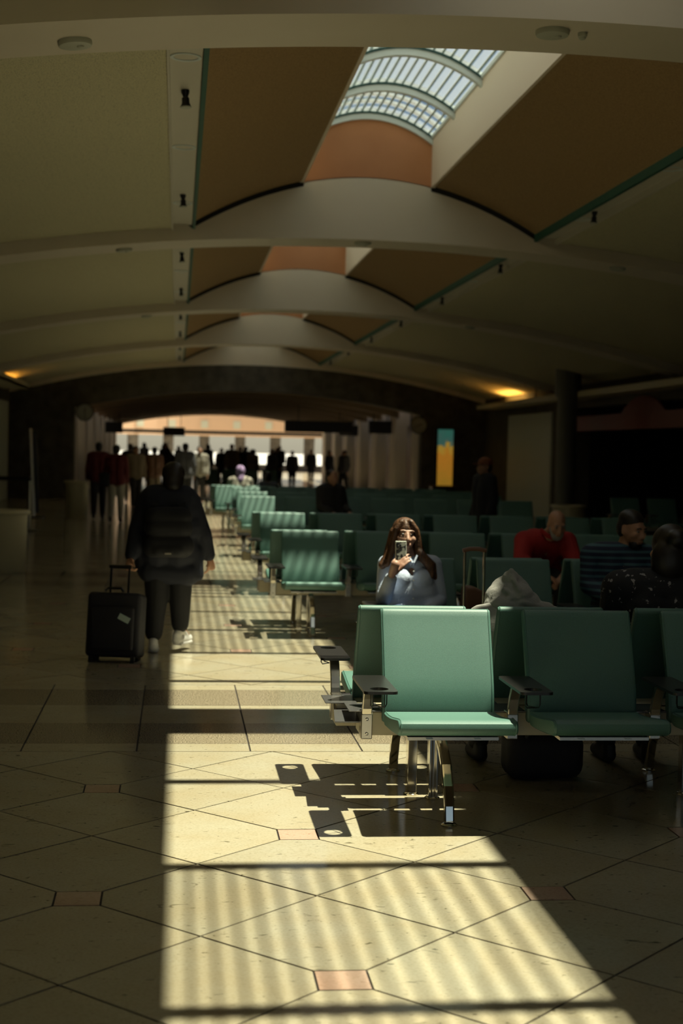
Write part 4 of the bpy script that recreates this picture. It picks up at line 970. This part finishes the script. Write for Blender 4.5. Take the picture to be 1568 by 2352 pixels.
dress(WK, (.62, 42.0, 0), 0, .98, 'walker in a pale top coming towards the camera along the sunlit aisle', 'light_cloth', 'dark_cloth', 'skin_fair', group='distant walkers')
dress(WK, (-1.05, 38.0, 0), .3, .96, 'walker in a beige coat right of the red coat', 'beige_cloth', 'dark_cloth', group='distant walkers')
dress(WK, (-.62, 40.5, 0), PI, .95, 'walker in a brown jacket between the beige coat and the grey top', 'tan_leather', 'beige_cloth', group='distant walkers')
dress(WK, (-1.35, 43.0, 0), PI, 1.0, 'walker in dark clothes behind the beige coat', 'dark_cloth', 'light_cloth', group='distant walkers')
spots = []
while len(spots) < 22:
    i = len(spots); y = 53 + random.random()*24; x = .9 + random.random()*5.6 if i > 5 else -2.2+random.random()*2.4
    if all((x-a)**2+(y-b)**2 > .8 for a, b in spots) and abs(x+.2) + abs(y-76) > .3: spots.append((x, y))
spots.sort(key=lambda q: project(q[0], q[1])[0])
ORD = 'first second third fourth fifth sixth seventh eighth ninth tenth eleventh twelfth thirteenth fourteenth fifteenth sixteenth seventeenth eighteenth nineteenth twentieth twenty-first twenty-second'.split()
TOPS = (('dark_cloth', 'dark brown'), ('black_cloth', 'black'), ('grey_cloth', 'grey'), ('navy_cloth', 'navy'), ('beige_cloth', 'beige'))
for i, (x, y) in enumerate(spots):
    tp, nm = random.choice(TOPS)
    dress(WK, (x, y, 0), random.choice((0, PI, .8, -.8, 2.4)), random.uniform(.92, 1.06), 'distant figure in a %s top, %s from the left in the far crowd' % (nm, ORD[i]), tp, random.choice(('dark_cloth', 'black_cloth', 'navy_cloth')), group='crowd before the far windows')
bench(.58, 28.95, 7, True, 'far green vinyl seat row the lavender headscarf sits in', (0, 2, 4, 6), simple=True)
dress(ST, (1.24, 29.38, 0), PI, .98, 'seated person in a lavender headscarf, facing away', 'light_cloth', 'dark_cloth', scarf='lavender')
dress(ST, (1.78, 29.36, 0), PI, .90, 'seated person in a grey top right of the lavender headscarf', 'grey_cloth', 'dark_cloth', group='distant sitters')
dress(ST, (2.36, 22.42, 0), .5, 1.02, 'seated person in dark clothes in the fourth aisle row', 'dark_cloth', 'dark_cloth', group='distant sitters')

# dark bag pushed under the nearest seats
db = empty('duffel_bag', (1.86, 7.28, 0), .1, label='black duffel bag on the floor under the second near seat', cat='bag')
MB().box((-.20, -.11, .0), (.20, .11, .24)).build('bag_body', 'suitcase_cloth', db, bevel=.07, bseg=4, smooth=True); MB().tube([(-.12, -.1, .22), (-.08, -.12, .30), (.08, -.12, .30), (.12, -.1, .22)], .011).build('bag_handle', 'black', db); MB().box((-.2, -.004, .238), (.2, .004, .244)).build('zip', 'alu', db)
